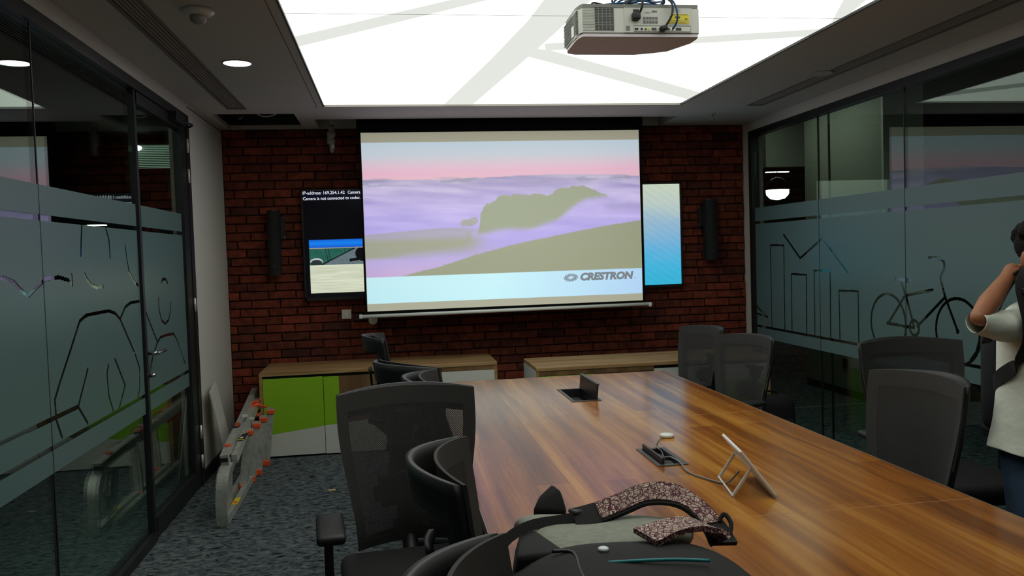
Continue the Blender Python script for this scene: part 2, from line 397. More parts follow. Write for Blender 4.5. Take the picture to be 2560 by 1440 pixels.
lid_box('screen_pocket', *H2, ZC+0.03, ZC+0.16, M['ceiling'])
bm = bmesh.new(); tube(bm, [(-1.0, 6.5, 2.68), (-0.95, 6.5, 2.612), (-0.88, 6.5, 2.588), (-0.80, 6.5, 2.612), (-0.76, 6.5, 2.68)], 0.005)
finish('hatch_cable', bm, M['white_plastic'], ceil, True)
bm = bmesh.new(); tube(bm, [(-1.09, 6.55, 2.75), (-1.09, 6.55, 2.60), (-1.075, 6.55, 2.582), (-1.06, 6.55, 2.60)], 0.004)
finish('hatch_hook', bm, M['chrome'], ceil, True)
one('groove', M['grille'], ceil, (-0.470, -0.466, PY0, 6.05, ZC-0.0006, ZC+0.001))

# ---- luminous ceiling panel
lp = empty('light_panel', (0, 0, ZC)); lp['label'] = 'large luminous stretch ceiling with pale diagonal bands above the table'; lp['category'] = 'ceiling light'
one('diffuser', M['panel'], lp, (PX0+0.008, PX1-0.008, PY0+0.008, PY1-0.008, 0.012, 0.02))
one('edge_trim', M['black'], lp, (PX0, PX0+0.010, PY0, PY1, -0.001, 0.03), (PX1-0.010, PX1, PY0, PY1, -0.001, 0.03), (PX0, PX1, PY0, PY0+0.01, -0.001, 0.03))
one('diffuser_seam', M['grille'], lp, (PX0, PX1, 3.783, 3.785, 0.0085, 0.0095))
def band(poly):
    bm = bmesh.new(); prism(bm, poly, 'z', 0.0100, 0.0115); finish('band', bm, M['band'], lp)
band([(PX0+.009, 4.183), (PX0+.009, 4.373), (0.493, 3.528), (0.341, 3.534)])
band([(0.493, 3.528), (0.341, 3.534), (2.0, 2.15), (2.2, 2.12)])
band([(0.428, 6.015), (0.636, 6.015), (0.801, 4.583), (0.883, 3.782), (0.95, 3.0), (1.05, 2.0), (0.95, 2.0), (0.75, 3.0), (0.70, 3.52), (0.682, 3.873), (0.60, 4.65)])
band([(0.799, 4.571), (2.20, 5.865), (2.20, 5.615), (0.903, 4.436), (0.82, 4.40)])
band([(0.84, 4.289), (0.87, 4.436), (1.7, 4.258), (2.20, 4.116), (2.20, 3.976), (1.649, 4.128)])
band([(2.20, 3.873), (2.20, 3.705), (2.149, 3.462), (1.7, 1.8), (1.55, 1.8), (2.036, 3.466)])
band([(PX0+.009, 2.9), (PX0+.009, 2.7), (1.0, 1.2), (0.85, 1.2)])

# ---- linear slot diffusers
for nm, (a, b, c, d), lab in (('slot_diffuser', VL, 'long dark slot air diffuser in the ceiling beside the lit downlight'), ('slot_diffuser', VR, 'long dark slot air diffuser in the ceiling above the bicycle glazing')):
    e = empty(nm, ((a+b)/2, (c+d)/2, ZC)); tag(e, lab, 'air vent', 'ceiling slot diffusers')
    hw, hl = (b-a)/2, (d-c)/2
    one('backing', M['black'], e, (-hw, hw, -hl, hl, 0.026, 0.03))
    one('frame', mat('vent_frame', s2l(120, 116, 110), 0.6), e, (-hw-0.012, -hw+0.004, -hl-0.012, hl+0.012, -0.003, 0.026), (hw-0.004, hw+0.012, -hl-0.012, hl+0.012, -0.003, 0.026),
        (-hw, hw, -hl-0.012, -hl+0.004, -0.003, 0.026), (-hw, hw, hl-0.004, hl+0.012, -0.003, 0.026))
    for k in range(5):
        x = -hw+(k+1)*2*hw/6
        one('slat', mat('vent_slat', s2l(160, 154, 146), 0.6), e, (x-0.004, x+0.004, -hl, hl, 0.0, 0.012))

# ---- solid walls
struct('wall_front', M['white_wall'], (XL-0.3, XR+0.3, YF-0.1, YF, 0, 2.8))
GLY, GRY = 5.87, 6.91            # far ends of the glazed parts
GT = 2.49                        # top of the frames
struct('wall_left', M['white_wall'], (XL-0.12, XL, GLY, YB, 0, ZC+0.2), (XL-0.12, XL, YF, GLY, GT, ZC+0.2))
struct('wall_right', M['white_wall'], (XR, XR+0.12, GRY, YB, 0, ZC+0.2), (XR, XR+0.12, YF, GRY, GT, ZC+0.2))
struct('baseboard_left', M['black'], (XL, XL+0.012, GLY+0.02, YB, 0, 0.085))
one('groove', M['grille'], bpy.data.objects['wall_left'], (XL-0.001, XL+0.002, 5.9, YB, ZC-0.02, ZC-0.014))

# ---- brick wall: mortar bed and bricks with real joints
bw = struct('wall_back', M['mortar'], (XL-0.12, XR+0.12, YB-0.005, YB+0.15, 0, ZC+0.2))
CH, BL, JT = 0.0695, 0.228, 0.009
def brick_mesh(seed, L):
    rd = random.Random(seed); bm = bmesh.new()
    v = box(bm, -L/2, L/2, -0.024, 0.0, -(CH-JT)/2, (CH-JT)/2)
    for p in v:
        p.co.x += rd.uniform(-0.0025, 0.0025); p.co.z += rd.uniform(-0.003, 0.003)
        if p.co.y < -0.01: p.co.y += rd.uniform(-0.004, 0.004)
    es = [e for e in bm.edges if all(q.co.y < -0.012 for q in e.verts)]
    bmesh.ops.bevel(bm, geom=es, offset=0.004, segments=1, affect='EDGES')
    me = bpy.data.meshes.new('brick'); bmesh.ops.recalc_face_normals(bm, faces=bm.faces[:]); bm.to_mesh(me); bm.free(); me.materials.append(M['brick']); return me
bmeshes = [brick_mesh(i, BL-JT) for i in range(12)]
rows = int(2.62/CH)+1; bricks = []
for k in range(rows):
    z = (k+0.5)*CH; x = XL-0.05 - (BL/2 if k % 2 else 0) + random.uniform(-0.03, 0.03)
    while x < XR+0.02:
        L = BL*random.choice((1, 1, 1, 1, 0.97, 1.03)); a, b = max(x, XL+0.002), min(x+L, XR-0.002)
        if b-a > 0.03: bricks.append(((a+b)/2, z+random.uniform(-0.0015, 0.0015), (b-a-JT)/(BL-JT), random.randrange(12), random.uniform(-0.003, 0.003)))
        x += L
def shown(b):
    x, z = b[0], b[1]
    if z > ZC+0.02: return -1
    if z < 0.62 and x < 0.9: return -1
    if -0.2 < x < 2.1 and 1.0 < z: return -1
    if -0.66 < x < 0 and 1.2 < z < 2.03: return -1
    if 2.1 < x < 2.5 and 1.2 < z < 2.03: return -1
    if z < 0.60 and x > 1.05: return -1
    return 3.0 - z + 0.3*b[2] - (0.8 if -0.2 < x < 2.1 else 0)
order = sorted(bricks, key=shown, reverse=True); single = [b for b in order if shown(b) > 0][:298]; ss = set(id(b) for b in single)
for b in single:
    o = bpy.data.objects.new('brick', bmeshes[b[3]]); C.objects.link(o); o.parent = bw; o.location = (b[0], YB-0.005+b[4]*0.5, b[1]); o.scale = (b[2], 1, 1)
bm = bmesh.new()
for b in bricks:
    if id(b) in ss: continue
    t = bmesh.new(); t.from_mesh(bmeshes[b[3]]); bmesh.ops.transform(t, matrix=Matrix.Translation((b[0], YB-0.005+b[4]*0.5, b[1])) @ Matrix.Diagonal((b[2], 1, 1, 1)), verts=t.verts[:]); append(bm, t)
o = finish('brickwork', bm, M['brick2'], bw); o['kind'] = 'stuff'

# ---- glazing: frames, panes, frosted film with cut-out drawings
def seg_dist(Y, Z, p, q):
    dy, dz = q[0]-p[0], q[1]-p[1]; l2 = dy*dy+dz*dz+1e-12
    t = np.clip(((Y-p[0])*dy+(Z-p[1])*dz)/l2, 0, 1)
    return np.hypot(Y-p[0]-t*dy, Z-p[1]-t*dz)
def film(name, parent, xface, thick, y0, y1, lines, wfun, polys=()):
    """film sheet between z .70 and 1.82 with clear strips and line drawings cut out of it"""
    dz, dy = 0.004, 0.002
    zs = np.arange(0.70, 1.822, dz); ys = np.arange(y0, y1, dy)
    Y, Z = np.meshgrid(ys+dy/2, zs+dz/2); keep = np.ones(Y.shape, bool)
    keep &= ~((Z > 1.686) & (Z < 1.708)); keep &= ~((Z > 0.788) & (Z < 0.810))
    for ln, wd in lines:
        for p, q in zip(ln, ln[1:]):
            if max(p[0], q[0]) < y0-0.1 or min(p[0], q[0]) > y1+0.1: continue
            keep &= seg_dist(Y, Z, p, q) > wd/2
    V, F = [], []
    for i in range(len(zs)):
        row = keep[i]; j = 0; n = len(row)
        ch = np.flatnonzero(np.diff(np.concatenate(([0], row.astype(np.int8), [0]))))
        for a, b in zip(ch[::2], ch[1::2]):
            k = len(V); ya, yb = y0+a*dy, min(y1, y0+b*dy); za, zb = zs[i], zs[i]+dz
            V += [(xface, ya, za), (xface, yb, za), (xface, yb, zb), (xface, ya, zb)]; F.append((k, k+1, k+2, k+3))
    me = bpy.data.meshes.new(name); me.from_pydata(V, [], F); me.materials.append(M['film']); o = bpy.data.objects.new(name, me); C.objects.link(o); o.parent = parent
    sd = o.modifiers.new('thickness', 'SOLIDIFY'); sd.thickness = thick; sd.offset = 0
    return o
LL = [[(3.534, 0.82), (3.488, 0.898), (3.483, 0.979), (3.544, 1.041), (3.672, 1.156), (3.791, 1.268), (3.866, 1.286), (3.954, 1.289), (4.171, 1.287), (4.257, 1.271), (4.327, 1.237), (4.541, 1.038), (4.604, 0.957), (4.587, 0.853), (4.535, 0.798)],
  [(4.327, 1.237), (4.416, 1.291), (4.501, 1.307), (4.658, 1.309)],
  [(4.743, 1.266), (4.841, 1.171), (4.963, 1.058), (4.87, 1.0), (4.799, 0.931), (4.745, 0.85)],
  [(4.963, 1.058), (5.03, 1.08), (5.162, 1.081), (5.324, 1.073), (5.39, 1.034), (5.576, 0.854)],
  [(2.2, 0.95), (2.717, 0.92), (2.978, 0.913), (3.273, 0.91), (3.722, 0.91), (3.855, 1.052)],
  [(3.722, 0.91), (3.821, 0.82)],
  [(4.125, 1.035), (4.097, 0.996), (4.108, 0.89), (4.154, 0.816)],
  [(4.221, 1.051), (4.352, 0.905), (4.243, 0.809)],
  [(5.029, 1.307), (5.029, 1.237), (5.07, 1.176), (5.144, 1.149), (5.224, 1.165), (5.281, 1.221), (5.29, 1.269)],
  [(2.962, 1.467), (3.048, 1.475), (3.107, 1.47), (3.184, 1.454), (3.229, 1.427), (3.294, 1.399), (3.368, 1.426), (3.457, 1.457), (3.587, 1.462), (3.692, 1.447), (3.729, 1.425), (3.728, 1.467)],
  [(3.881, 1.468), (3.902, 1.446), (3.961, 1.417), (4.037, 1.401), (4.105, 1.406)],
  [(4.466, 1.599), (4.486, 1.517), (4.51, 1.466), (4.603, 1.406), (4.654, 1.394)],
  [(4.189, 1.676), (4.224, 1.625), (4.226, 1.543)],
  [(3.875, 1.679), (3.845, 1.552)],
  [(5.11, 1.397), (5.135, 1.414), (5.202, 1.412), (5.243, 1.387)]]
LL = [(l, 0.017) for l in LL]
def circ(cy, cz, r, a0=0, a1=360, n=48): return [(cy+r*math.cos(math.radians(a0+(a1-a0)*i/n)), cz+r*math.sin(math.radians(a0+(a1-a0)*i/n))) for i in range(n+1)]
RL = [([(6.328, 1.579), (6.063, 1.389), (5.722, 1.537), (5.391, 1.294)], 0.019)]
for l in ([(6.569, 0.80), (6.57, 1.497), (6.331, 1.493), (6.338, 0.80)], [(6.217, 0.80), (6.21, 1.263), (5.97, 1.262), (5.978, 0.80)], [(5.855, 0.80), (5.852, 1.297), (5.622, 1.3), (5.629, 0.80)], [(5.502, 0.80), (5.505, 1.159), (5.261, 1.165), (5.262, 0.80)], [(6.867, 0.972), (6.645, 0.887), (6.87, 0.91)]):
    RL.append((l, 0.015))
for l in ([(4.92, 0.971), (4.739, 1.157), (4.721, 1.141)], [(4.92, 0.971), (4.654, 0.965)], [(4.782, 1.255), (4.721, 1.141), (4.654, 0.975)], [(4.619, 0.978), (4.362, 1.167)], [(4.73, 1.16), (4.473, 1.204)],
          [(4.258, 0.978), (4.362, 1.167), (4.395, 1.26), (4.399, 1.281), (4.363, 1.333), (4.371, 1.374), (4.406, 1.392), (4.502, 1.394)],
          circ(4.922, 0.973, 0.188), circ(4.258, 0.976, 0.188), circ(4.650, 0.965, 0.045),
          [(4.076, 1.033), (4.083, 0.947), (4.108, 0.877), (4.152, 0.828)], [(4.022, 1.037), (4.011, 0.955), (3.966, 0.876), (3.937, 0.962), (3.875, 1.017), (3.809, 1.034)], [(3.91, 0.834), (3.898, 0.909), (3.864, 0.953), (3.81, 0.975)]):
    RL.append((l, 0.019))
RL += [([(4.828, 1.258), (4.69, 1.254)], 0.026), ([(4.922, 0.973), (4.9221, 0.973)], 0.03), ([(4.258, 0.978), (4.2581, 0.978)], 0.03)]

# left glazing
W1 = one('window_1', M['black_metal'], None, (XL-0.06, XL+0.012, YF, GLY, GT-0.055, GT), (XL-0.06, XL+0.012, YF, 4.70, 0, 0.05), (XL-0.035, XL+0.002, 4.680, 4.706, 0.0, GT-0.055), (XL-0.06, XL+0.012, 5.79, GLY, 0, GT-0.055))
W1['kind'] = 'structure'
def pane(parent, x, y0, y1, z0, z1): return one('pane', M['glass'], parent, (x-0.005, x+0.005, y0, y1, z0, z1))
jl = [YF, -0.3, 0.95, 2.19, 3.437, 4.678]
for a, b in zip(jl, jl[1:]):
    pane(W1, XL-0.02, a+0.002, b-0.002, 0.05, GT-0.055)
    if b > 0: film('film', W1, XL-0.0135, 0.001, max(a, 0.0)+0.004, b-0.004, LL, None)
    if b < 4.6: one('joint_seal', M['black'], W1, (XL-0.026, XL-0.0125, b-0.0035, b+0.0035, 0.05, GT-0.055))
# glass door
D1 = one('door_1', M['black_metal'], None, (XL-0.035, XL+0.000, 4.709, 4.722, 0.008, GT-0.06), (XL-0.045, XL+0.005, 5.655, 5.787, 0.008, GT-0.06), (XL-0.045, XL+0.005, 4.722, 5.655, GT-0.125, GT-0.06), (XL-0.045, XL+0.005, 4.722, 5.655, 0.008, 0.12))
D1['kind'] = 'structure'
pane(D1, XL-0.02, 4.722, 5.655, 0.12, GT-0.125); film('film', D1, XL-0.0135, 0.001, 4.724, 5.653, LL, None)
one('door_closer', M['black'], D1, (XL+0.006, XL+0.05, 5.38, 5.62, GT-0.11, GT-0.05))
bm = bmesh.new(); tube(bm, [(XL+0.03, 5.62, GT-0.08), (XL+0.06, 5.75, GT-0.08), (XL+0.02, 5.84, GT-0.08)], 0.008); finish('closer_arm', bm, M['black'], D1, True)
for z in (2.28, 2.08, 1.224, 0.366, 0.167):
    bm = bmesh.new(); cyl(bm, (XL+0.016, 5.79, z-0.045), (XL+0.016, 5.79, z+0.045), 0.008); h = finish('hinge', bm, mat('hinge_metal', s2l(205, 205, 198), 0.4, metal=0.3), D1, True); h['label'] = 'pale metal door hinge'
bm = bmesh.new(); cyl(bm, (XL, 4.727, 1.02), (XL+0.05, 4.727, 1.02), 0.011); rbox(bm, (XL+0.052, 4.79, 1.02), (0.018, 0.15, 0.02), 0.006)
h = finish('handle', bm, M['chrome'], D1, True); h['label'] = 'chrome lever handle'
bm = bmesh.new(); cyl(bm, (XL, 4.727, 0.90), (XL+0.03, 4.727, 0.90), 0.012); finish('lock_cylinder', bm, M['chrome'], D1, True)
# right glazing
W2 = one('window_2', M['black_metal'], None, (XR-0.012, XR+0.06, YF, GRY, GT-0.05, GT), (XR-0.012, XR+0.06, YF, GRY, 0, 0.045), (XR-0.012, XR+0.06, GRY-0.055, GRY, 0.045, GT-0.05))
W2['kind'] = 'structure'
jr = [YF, -0.4, 0.62, 1.65, 2.68, 3.70, 4.73, 5.77, GRY-0.055]
for a, b in zip(jr, jr[1:]):
    pane(W2, XR+0.02, a+0.002, b-0.002, 0.045, GT-0.05)
    if b > 1.0: film('film', W2, XR+0.0135, 0.001, max(a, 1.0)+0.004, b-0.004, RL, None)
    if abs(b-5.77) < 0.01: one('joint_seal', M['black'], W2, (XR+0.030, XR+0.044, 5.648, 5.656, 0.045, GT-0.05))
    if b < 6.5: one('joint_seal', M['black'], W2, (XR+0.0125, XR+0.026, b-0.0035, b+0.0035, 0.045, GT-0.05))

# ---- what lies behind the glazing
struct('wall_corridor', M['grey_wall'], (4.38, 4.75, 6.88, 8.28, 0, 3.0))
one('socket', M['black'], bpy.data.objects['wall_corridor'], (4.372, 4.38, 7.50, 7.585, 0.27, 0.36))
one('skirting', M['black'], bpy.data.objects['wall_corridor'], (4.368, 4.38, 6.88, 8.28, 0, 0.07))
one('end_trim', M['white_wall'], bpy.data.objects['wall_corridor'], (4.37, 4.76, 6.85, 6.88, 0, 3.0))
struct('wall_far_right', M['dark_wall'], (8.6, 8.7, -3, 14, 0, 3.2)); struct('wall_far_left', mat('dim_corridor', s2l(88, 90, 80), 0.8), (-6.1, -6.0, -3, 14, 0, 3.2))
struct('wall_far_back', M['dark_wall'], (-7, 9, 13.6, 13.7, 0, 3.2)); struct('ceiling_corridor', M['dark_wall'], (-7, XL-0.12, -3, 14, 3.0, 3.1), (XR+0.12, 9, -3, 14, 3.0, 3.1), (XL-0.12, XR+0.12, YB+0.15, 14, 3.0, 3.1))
struct('trim_1', mat('threshold', s2l(120, 122, 116), 0.6), (XR+0.1, 8.5, 7.09, 7.12, 0, 0.004))
struct('trim_2', M['grey_wall'], (4.1, 5.6, 8.6, 8.7, 2.35, 3.0))

# ================================================================== PICTURES (emissive sheets, one colour per vertex of the sheet)
def vnoise(x, y, seed):
    rg = np.random.RandomState(seed); T = rg.rand(64, 64)
    xi, yi = np.floor(x).astype(int), np.floor(y).astype(int); fx, fy = x-xi, y-yi
    fx = fx*fx*(3-2*fx); fy = fy*fy*(3-2*fy)
    g = lambda a, b: T[a % 64, b % 64]
    return (g(xi, yi)*(1-fx)+g(xi+1, yi)*fx)*(1-fy)+(g(xi, yi+1)*(1-fx)+g(xi+1, yi+1)*fx)*fy
def fbm(x, y, seed, o=4):
    s, a, t = 0, 1, 0
    for k in range(o): s = s+a*vnoise(x*2**k, y*2**k, seed+k); t += a; a *= 0.5
    return s/t
def smooth(a, b, x): t = np.clip((x-a)/(b-a), 0, 1); return t*t*(3-2*t)
def lin(img): img = img/255.0; return np.where(img <= 0.04045, img/12.92, ((img+0.055)/1.055)**2.4)
def mixc(img, col, a): a = a[..., None]; return img*(1-a)+np.array(col, float)*a
def picture(name, parent, m, x0, x1, z0, z1, y, nx, nz, painter, th=0.0):
    us = (np.arange(nx+1))/nx; vs = (np.arange(nz+1))/nz
    U, V = np.meshgrid(us, vs); img = painter(U, V)
    verts = np.stack([x0+(x1-x0)*U, np.full_like(U, y), z1-(z1-z0)*V], -1).reshape(-1, 3)
    idx = np.arange((nx+1)*(nz+1)).reshape(nz+1, nx+1)
    F = np.stack([idx[:-1, :-1], idx[1:, :-1], idx[1:, 1:], idx[:-1, 1:]], -1).reshape(-1, 4)
    me = bpy.data.meshes.new(name); me.from_pydata(verts.tolist(), [], F.tolist())
    at = me.color_attributes.new('picture', 'FLOAT_COLOR', 'POINT')
    col = np.concatenate([img.reshape(-1, 3), np.ones((len(verts), 1))], 1).astype(np.float32); at.data.foreach_set('color', col.ravel())
    me.materials.append(m); o = bpy.data.objects.new(name, me); C.objects.link(o); o.parent = parent
    return o
AMB = np.array([0.235, 0.235, 0.205])
def paint_slide(U, V):
    img = np.zeros(U.shape+(3,))
    def grad(stops, v):
        vs = [s[0] for s in stops]; return np.stack([np.interp(v, vs, [s[1][k] for s in stops]) for k in range(3)], -1)
    img = grad([(0, (200, 216, 226)), (0.09, (206, 212, 220)), (0.14, (224, 200, 214)), (0.19, (232, 188, 208)), (0.235, (230, 190, 204))], V)
    hz = 0.225+0.012*(fbm(U*9, V*0+1.3, 3)-0.5)+0.010*np.sin(U*7)
    st = fbm(U*6+0.3*V, V*30-U*4, 11, 6); cl = grad([(0.2, (176, 168, 196)), (0.3, (188, 178, 218)), (0.45, (192, 180, 234)), (0.6, (184, 172, 236)), (0.74, (190, 176, 226)), (0.84, (202, 176, 216))], V)
    cl = cl+((st-0.5)*np.clip(1.25-V*1.7, 0.15, 1)*70)[..., None]*np.array((1.25, 1.2, 0.8))
    img = np.where((V > hz)[..., None], cl, img)
    # far cloud caps
    img = mixc(img, (158, 158, 178), smooth(0.56, 0.66, fbm(U*14, V*60, 21))*smooth(0.215, 0.235, V)*(1-smooth(0.24, 0.29, V))*0.8)
    # left hill
    hill = np.interp(U, [0, 0.12, 0.26, 0.345, 0.42, 0.5], [0.568, 0.552, 0.537, 0.537, 0.552, 0.60])+0.003*(fbm(U*120, V*0, 5)-0.5)
    fade = smooth(0, 0.006, V-hill)*(1-smooth(0.60+0.16*np.clip(0.5-U, 0, 1)*1.4, 0.74, V+0.05*(fbm(U*5, V*8, 8)-0.5)))*(1-smooth(0.34, 0.46, U))
    img = mixc(img, (166, 168, 152), fade*(0.55+0.45*smooth(0.58, 0.63, V)))
    for cu, cv, rr in ((0.350, 0.512, 0.014), (0.362, 0.505, 0.013), (0.385, 0.500, 0.018), (0.372, 0.515, 0.012)):
        img = mixc(img, (168, 168, 160), 0.8*(((U-cu)**2+((V-cv)*0.62)**2) < (rr*0.8+0.004*fbm(U*90, V*90, 6))**2))
    img = mixc(img, (164, 166, 152), 0.6*(1-smooth(0.0, 0.014, np.abs(U-0.364)))*smooth(0.56, 0.58, V)*(1-smooth(0.62, 0.64, V)))
    # forest
    top = np.interp(U, [0.395, 0.405, 0.412, 0.43, 0.477, 0.505, 0.58, 0.61, 0.66, 0.69, 0.73, 0.78, 0.825, 0.855, 0.88, 0.89], [0.58, 0.52, 0.44, 0.395, 0.352, 0.34, 0.34, 0.332, 0.345, 0.312, 0.297, 0.29, 0.318, 0.343, 0.355, 0.42])
    top = top+0.030*(fbm(U*95, V*4, 31, 3)-0.5)+0.010*np.abs(np.sin(U*260))*(U < 0.47)
    bot = np.interp(U, [0.395, 0.42, 0.49, 0.60, 0.68, 0.725, 0.765, 0.80, 0.85, 0.9], [0.585, 0.585, 0.565, 0.552, 0.52, 0.46, 0.41, 0.378, 0.362, 0.36])
    fo = smooth(-0.003, 0.003, V-top)*(1-smooth(-0.03, 0.022, V-bot+0.03*(fbm(U*12, V*12, 41)-0.5)))*(U > 0.393)*(U < 0.892)
    img = mixc(img, (161, 168, 148), fo)
    img = mixc(img, (172, 164, 204), 0.6*smooth(0.85, 0.89, U)*smooth(0.38, 0.43, V+0.05*(fbm(U*60, V*4, 51)-0.5))*(1-smooth(0.42, 0.50, V)))
    # near hill
    nh = np.interp(U, [0.10, 0.125, 0.27, 0.39, 0.535, 0.70, 0.86, 1.0], [0.85, 0.832, 0.775, 0.712, 0.652, 0.60, 0.553, 0.522])+0.007*(fbm(U*160, V*0, 61, 2)-0.5)
    img = mixc(img, (160, 164, 142), smooth(-0.004, 0.006, V-nh)*(U > 0.09))
    # banner
    ban = V > 0.835; bc = grad([(0, (198, 238, 246)), (0.45, (204, 246, 254)), (1, (186, 218, 250))], U)
    img = np.where(ban[..., None], bc, img)
    # grey text stands in front as lettering of its own
    return np.clip(lin(np.clip(img, 0, 255))-AMB*0.98, 0, None)
def paint_tv_left(U, V):
    img = np.zeros(U.shape+(3,)); img[:] = (3, 3, 7)
    img = mixc(img, (5, 6, 26), (V < 0.085)*1.0)
    vis = (U > 0.022) & (U < 0.335)
    u = (U-0.022)/0.29
    b = vis & (V > 0.455) & (V <= 0.53); img = np.where(b[..., None], np.stack([20+0*U, 90+40*(1-np.abs(V-0.49)/0.04), 205+30*(1-np.abs(V-0.49)/0.04)], -1), img)
    b = vis & (V > 0.53) & (V <= 0.54); img = np.where(b[..., None], np.array((150, 150, 140.)), img)
    b = vis & (V > 0.54) & (V <= 0.695); t = (V-0.54)/0.155
    floor_ = u > 0.80-0.60*t
    s = np.zeros(U.shape+(3,)); s[:] = (38, 92, 80); s += ((fbm(U*40, V*40, 4)-0.5)*20)[..., None]
    ln = (np.abs(u-(0.28+0.06*t)) < 0.006) | (np.abs(u-(0.33+0.05*t)) < 0.006) | (np.abs(u-0.62) < 0.005); s[ln] = (14, 34, 32)
    s = np.where(floor_[..., None], np.array((96, 112, 118.))+((fbm(U*300, V*300, 9)-0.5)*60)[..., None], s)
    s[np.abs(u-(0.80-0.60*t)) < 0.025] = (18, 24, 26)
    s[((u-0.12)**2+((t-0.78)*0.5)**2) < 0.012] = (180, 190, 190); s[((u-0.12)**2+((t-0.86)*0.5)**2) < 0.010] = (40, 50, 52)
    ch = ((u-0.98)**2/0.03+(t-0.35)**2/0.25 < 1) | ((np.abs(t-(0.75-0.5*(u-0.70))) < 0.09) & (u > 0.70)); s[ch & (u > 0.68)] = (8, 9, 12)
    img = np.where(b[..., None], s, img)
    b = vis & (V > 0.695) & (V < 0.955); g = fbm(U*10, V*140, 14, 3)
    wd = np.array((206, 212, 188.))+((g-0.5)*52)[..., None]; img = np.where(b[..., None], wd, img)
    return lin(np.clip(img, 0, 255))
def paint_tv_right(U, V):
    a = fbm(U*5+V*3, V*5-U*3, 71)
    vs = [0, 0.2, 0.4, 0.6, 0.8, 1]; cs = [(196, 208, 186), (186, 202, 194), (148, 182, 206), (112, 176, 216), (70, 178, 218), (54, 176, 212)]
    img = np.stack([np.interp(V+0.14*(a-0.5), vs, [c[k] for c in cs]) for k in range(3)], -1)
    img += (np.sin((U*1.2-V)*90)*2)[..., None]
    img = mixc(img, (225, 230, 240), 1.0*(((U-0.735)**2+((V-0.35)*0.56)**2) < 0.00002))
    return lin(np.clip(img, 0, 255))

# ---- projection screen hanging from the ceiling pocket
SX0, SX1, SY = -0.188, 2.050, 6.60
sc = empty('projection_screen', (0, 0, 0)); tag(sc, 'big pull-down projection screen with black borders showing a misty hill slide', 'projection screen')
fab = mat('screen_fabric_glow', s2l(216, 214, 204), 0.9, emit=tuple(float(v) for v in (lin(np.array([156., 155., 138.]))-AMB*0.55)), estr=PROJ_E)  # projector's black-level light on the bare fabric, put in as emission
sblack = mat('screen_black', (0.004, 0.004, 0.005), 0.8, spec=0.1)
one('casing', sblack, sc, (SX0-0.03, SX1+0.03, SY-0.012, SY+0.11, 2.473, 2.60))
one('border', sblack, sc, (SX0-0.017, SX1+0.022, SY+0.001, SY+0.003, 1.045, 2.48))
one('fabric', fab, sc, (SX0, SX1, SY-0.0005, SY+0.0015, 1.078, 2.473))
picture('slide', sc, attr_emis('slide_light', s2l(216, 214, 204), PROJ_E, 0.9), SX0+0.002, SX1-0.003, 1.137, 2.394, SY-0.0015, 460, 264, paint_slide)  # projected light put into the sheet as emission
bm = bmesh.new(); cyl(bm, (SX0-0.058, SY, 1.040), (SX1+0.068, SY, 1.046), 0.014, n=16); finish('weight_bar', bm, mat('white_tube', s2l(232, 236, 234), 0.35), sc, True)
for x in (SX0-0.058, SX1+0.055):
    bm = bmesh.new(); rbox(bm, (x+0.005, SY, 1.041), (0.026, 0.033, 0.033), 0.006); finish('bar_cap', bm, M['white_plastic'], sc)
lg = emis('slide_lettering', s2l(122, 130, 134), 0.9)
text_mesh('lettering', 'CRESTRON', 0.079, lg, sc, (1.528, SY-0.0028, 1.2635), (1, 0, 0.0), (0, 0, 1), bold=0.0046, shear=0.20, width=0.447, depth=0.0004)
text_mesh('trademark_dot', '.', 0.05, lg, sc, (1.982, SY-0.0028, 1.2635), (1, 0, 0), (0, 0, 1), bold=0.001, depth=0.0004)
for k in range(10):          # swirl emblem: curved blades
    bm = bmesh.new(); a0 = 2*math.pi*k/10; up_, lo_ = [], []
    for i in range(9):
        t = i/8; rad = 0.24+0.76*t; ang = a0-1.5*t; wv = 0.50*math.sin(math.pi*min(1, t*0.86+0.08))
        for lst, s in ((up_, 1), (lo_, -1)):
            an = ang+s*wv*0.5; lst.append((1.449+0.064*rad*math.cos(an)+0.006*math.sin(an), 1.287+0.0345*rad*math.sin(an)))
    prism(bm, up_+lo_[::-1], 'y', SY-0.0032, SY-0.0022); finish('emblem_blade', bm, lg, sc)

# ---- the two wall displays
def tv(label, x0, x1, painter, nx, nz):
    e = empty('wall_display', (0, 0, 0)); tag(e, label, 'television')
    z0, z1 = 1.163, 2.071
    one('bezel', M['black'], e, (x0, x1, 6.965, 6.985, z0, z0+0.022), (x0, x1, 6.965, 6.985, z1-0.013, z1), (x0, x0+0.013, 6.965, 6.985, z0, z1), (x1-0.013, x1, 6.965, 6.985, z0, z1))
    one('housing', M['black'], e, (x0+0.002, x1-0.002, 6.985, 7.028, z0+0.002, z1-0.002))
    picture('screen', e, attr_emis('display_light', (0.01, 0.01, 0.012), 1.0, 0.12, 0.5), x0+0.012, x1-0.012, z0+0.021, z1-0.012, 6.980, nx, nz, painter)
    one('wall_bracket', M['black'], e, (x0+0.5, x1-0.5, 7.028, 7.042, z0+0.3, z1-0.3))
    return e
tvl = tv('wall display behind the left edge of the projection screen, showing text and a camera view', -0.697, 0.913, paint_tv_left, 420, 240)
tvr = tv('wall display with pale green to blue picture behind the right edge of the projection screen', 0.925, 2.535, paint_tv_right, 160, 120)
tm = emis('display_text', s2l(225, 230, 240), 1.0)
text_mesh('display_text', 'IP-address: 169.254.1.42', 0.036, tm, tvl, (-0.682, 6.9785, 2.032), (1, 0, 0), (0, 0, 1), bold=0.0003, width=0.336, depth=0.0003)
text_mesh('display_text', 'Camera', 0.036, tm, tvl, (-0.321, 6.9785, 2.032), (1, 0, 0), (0, 0, 1), bold=0.0003, width=0.101, depth=0.0003)
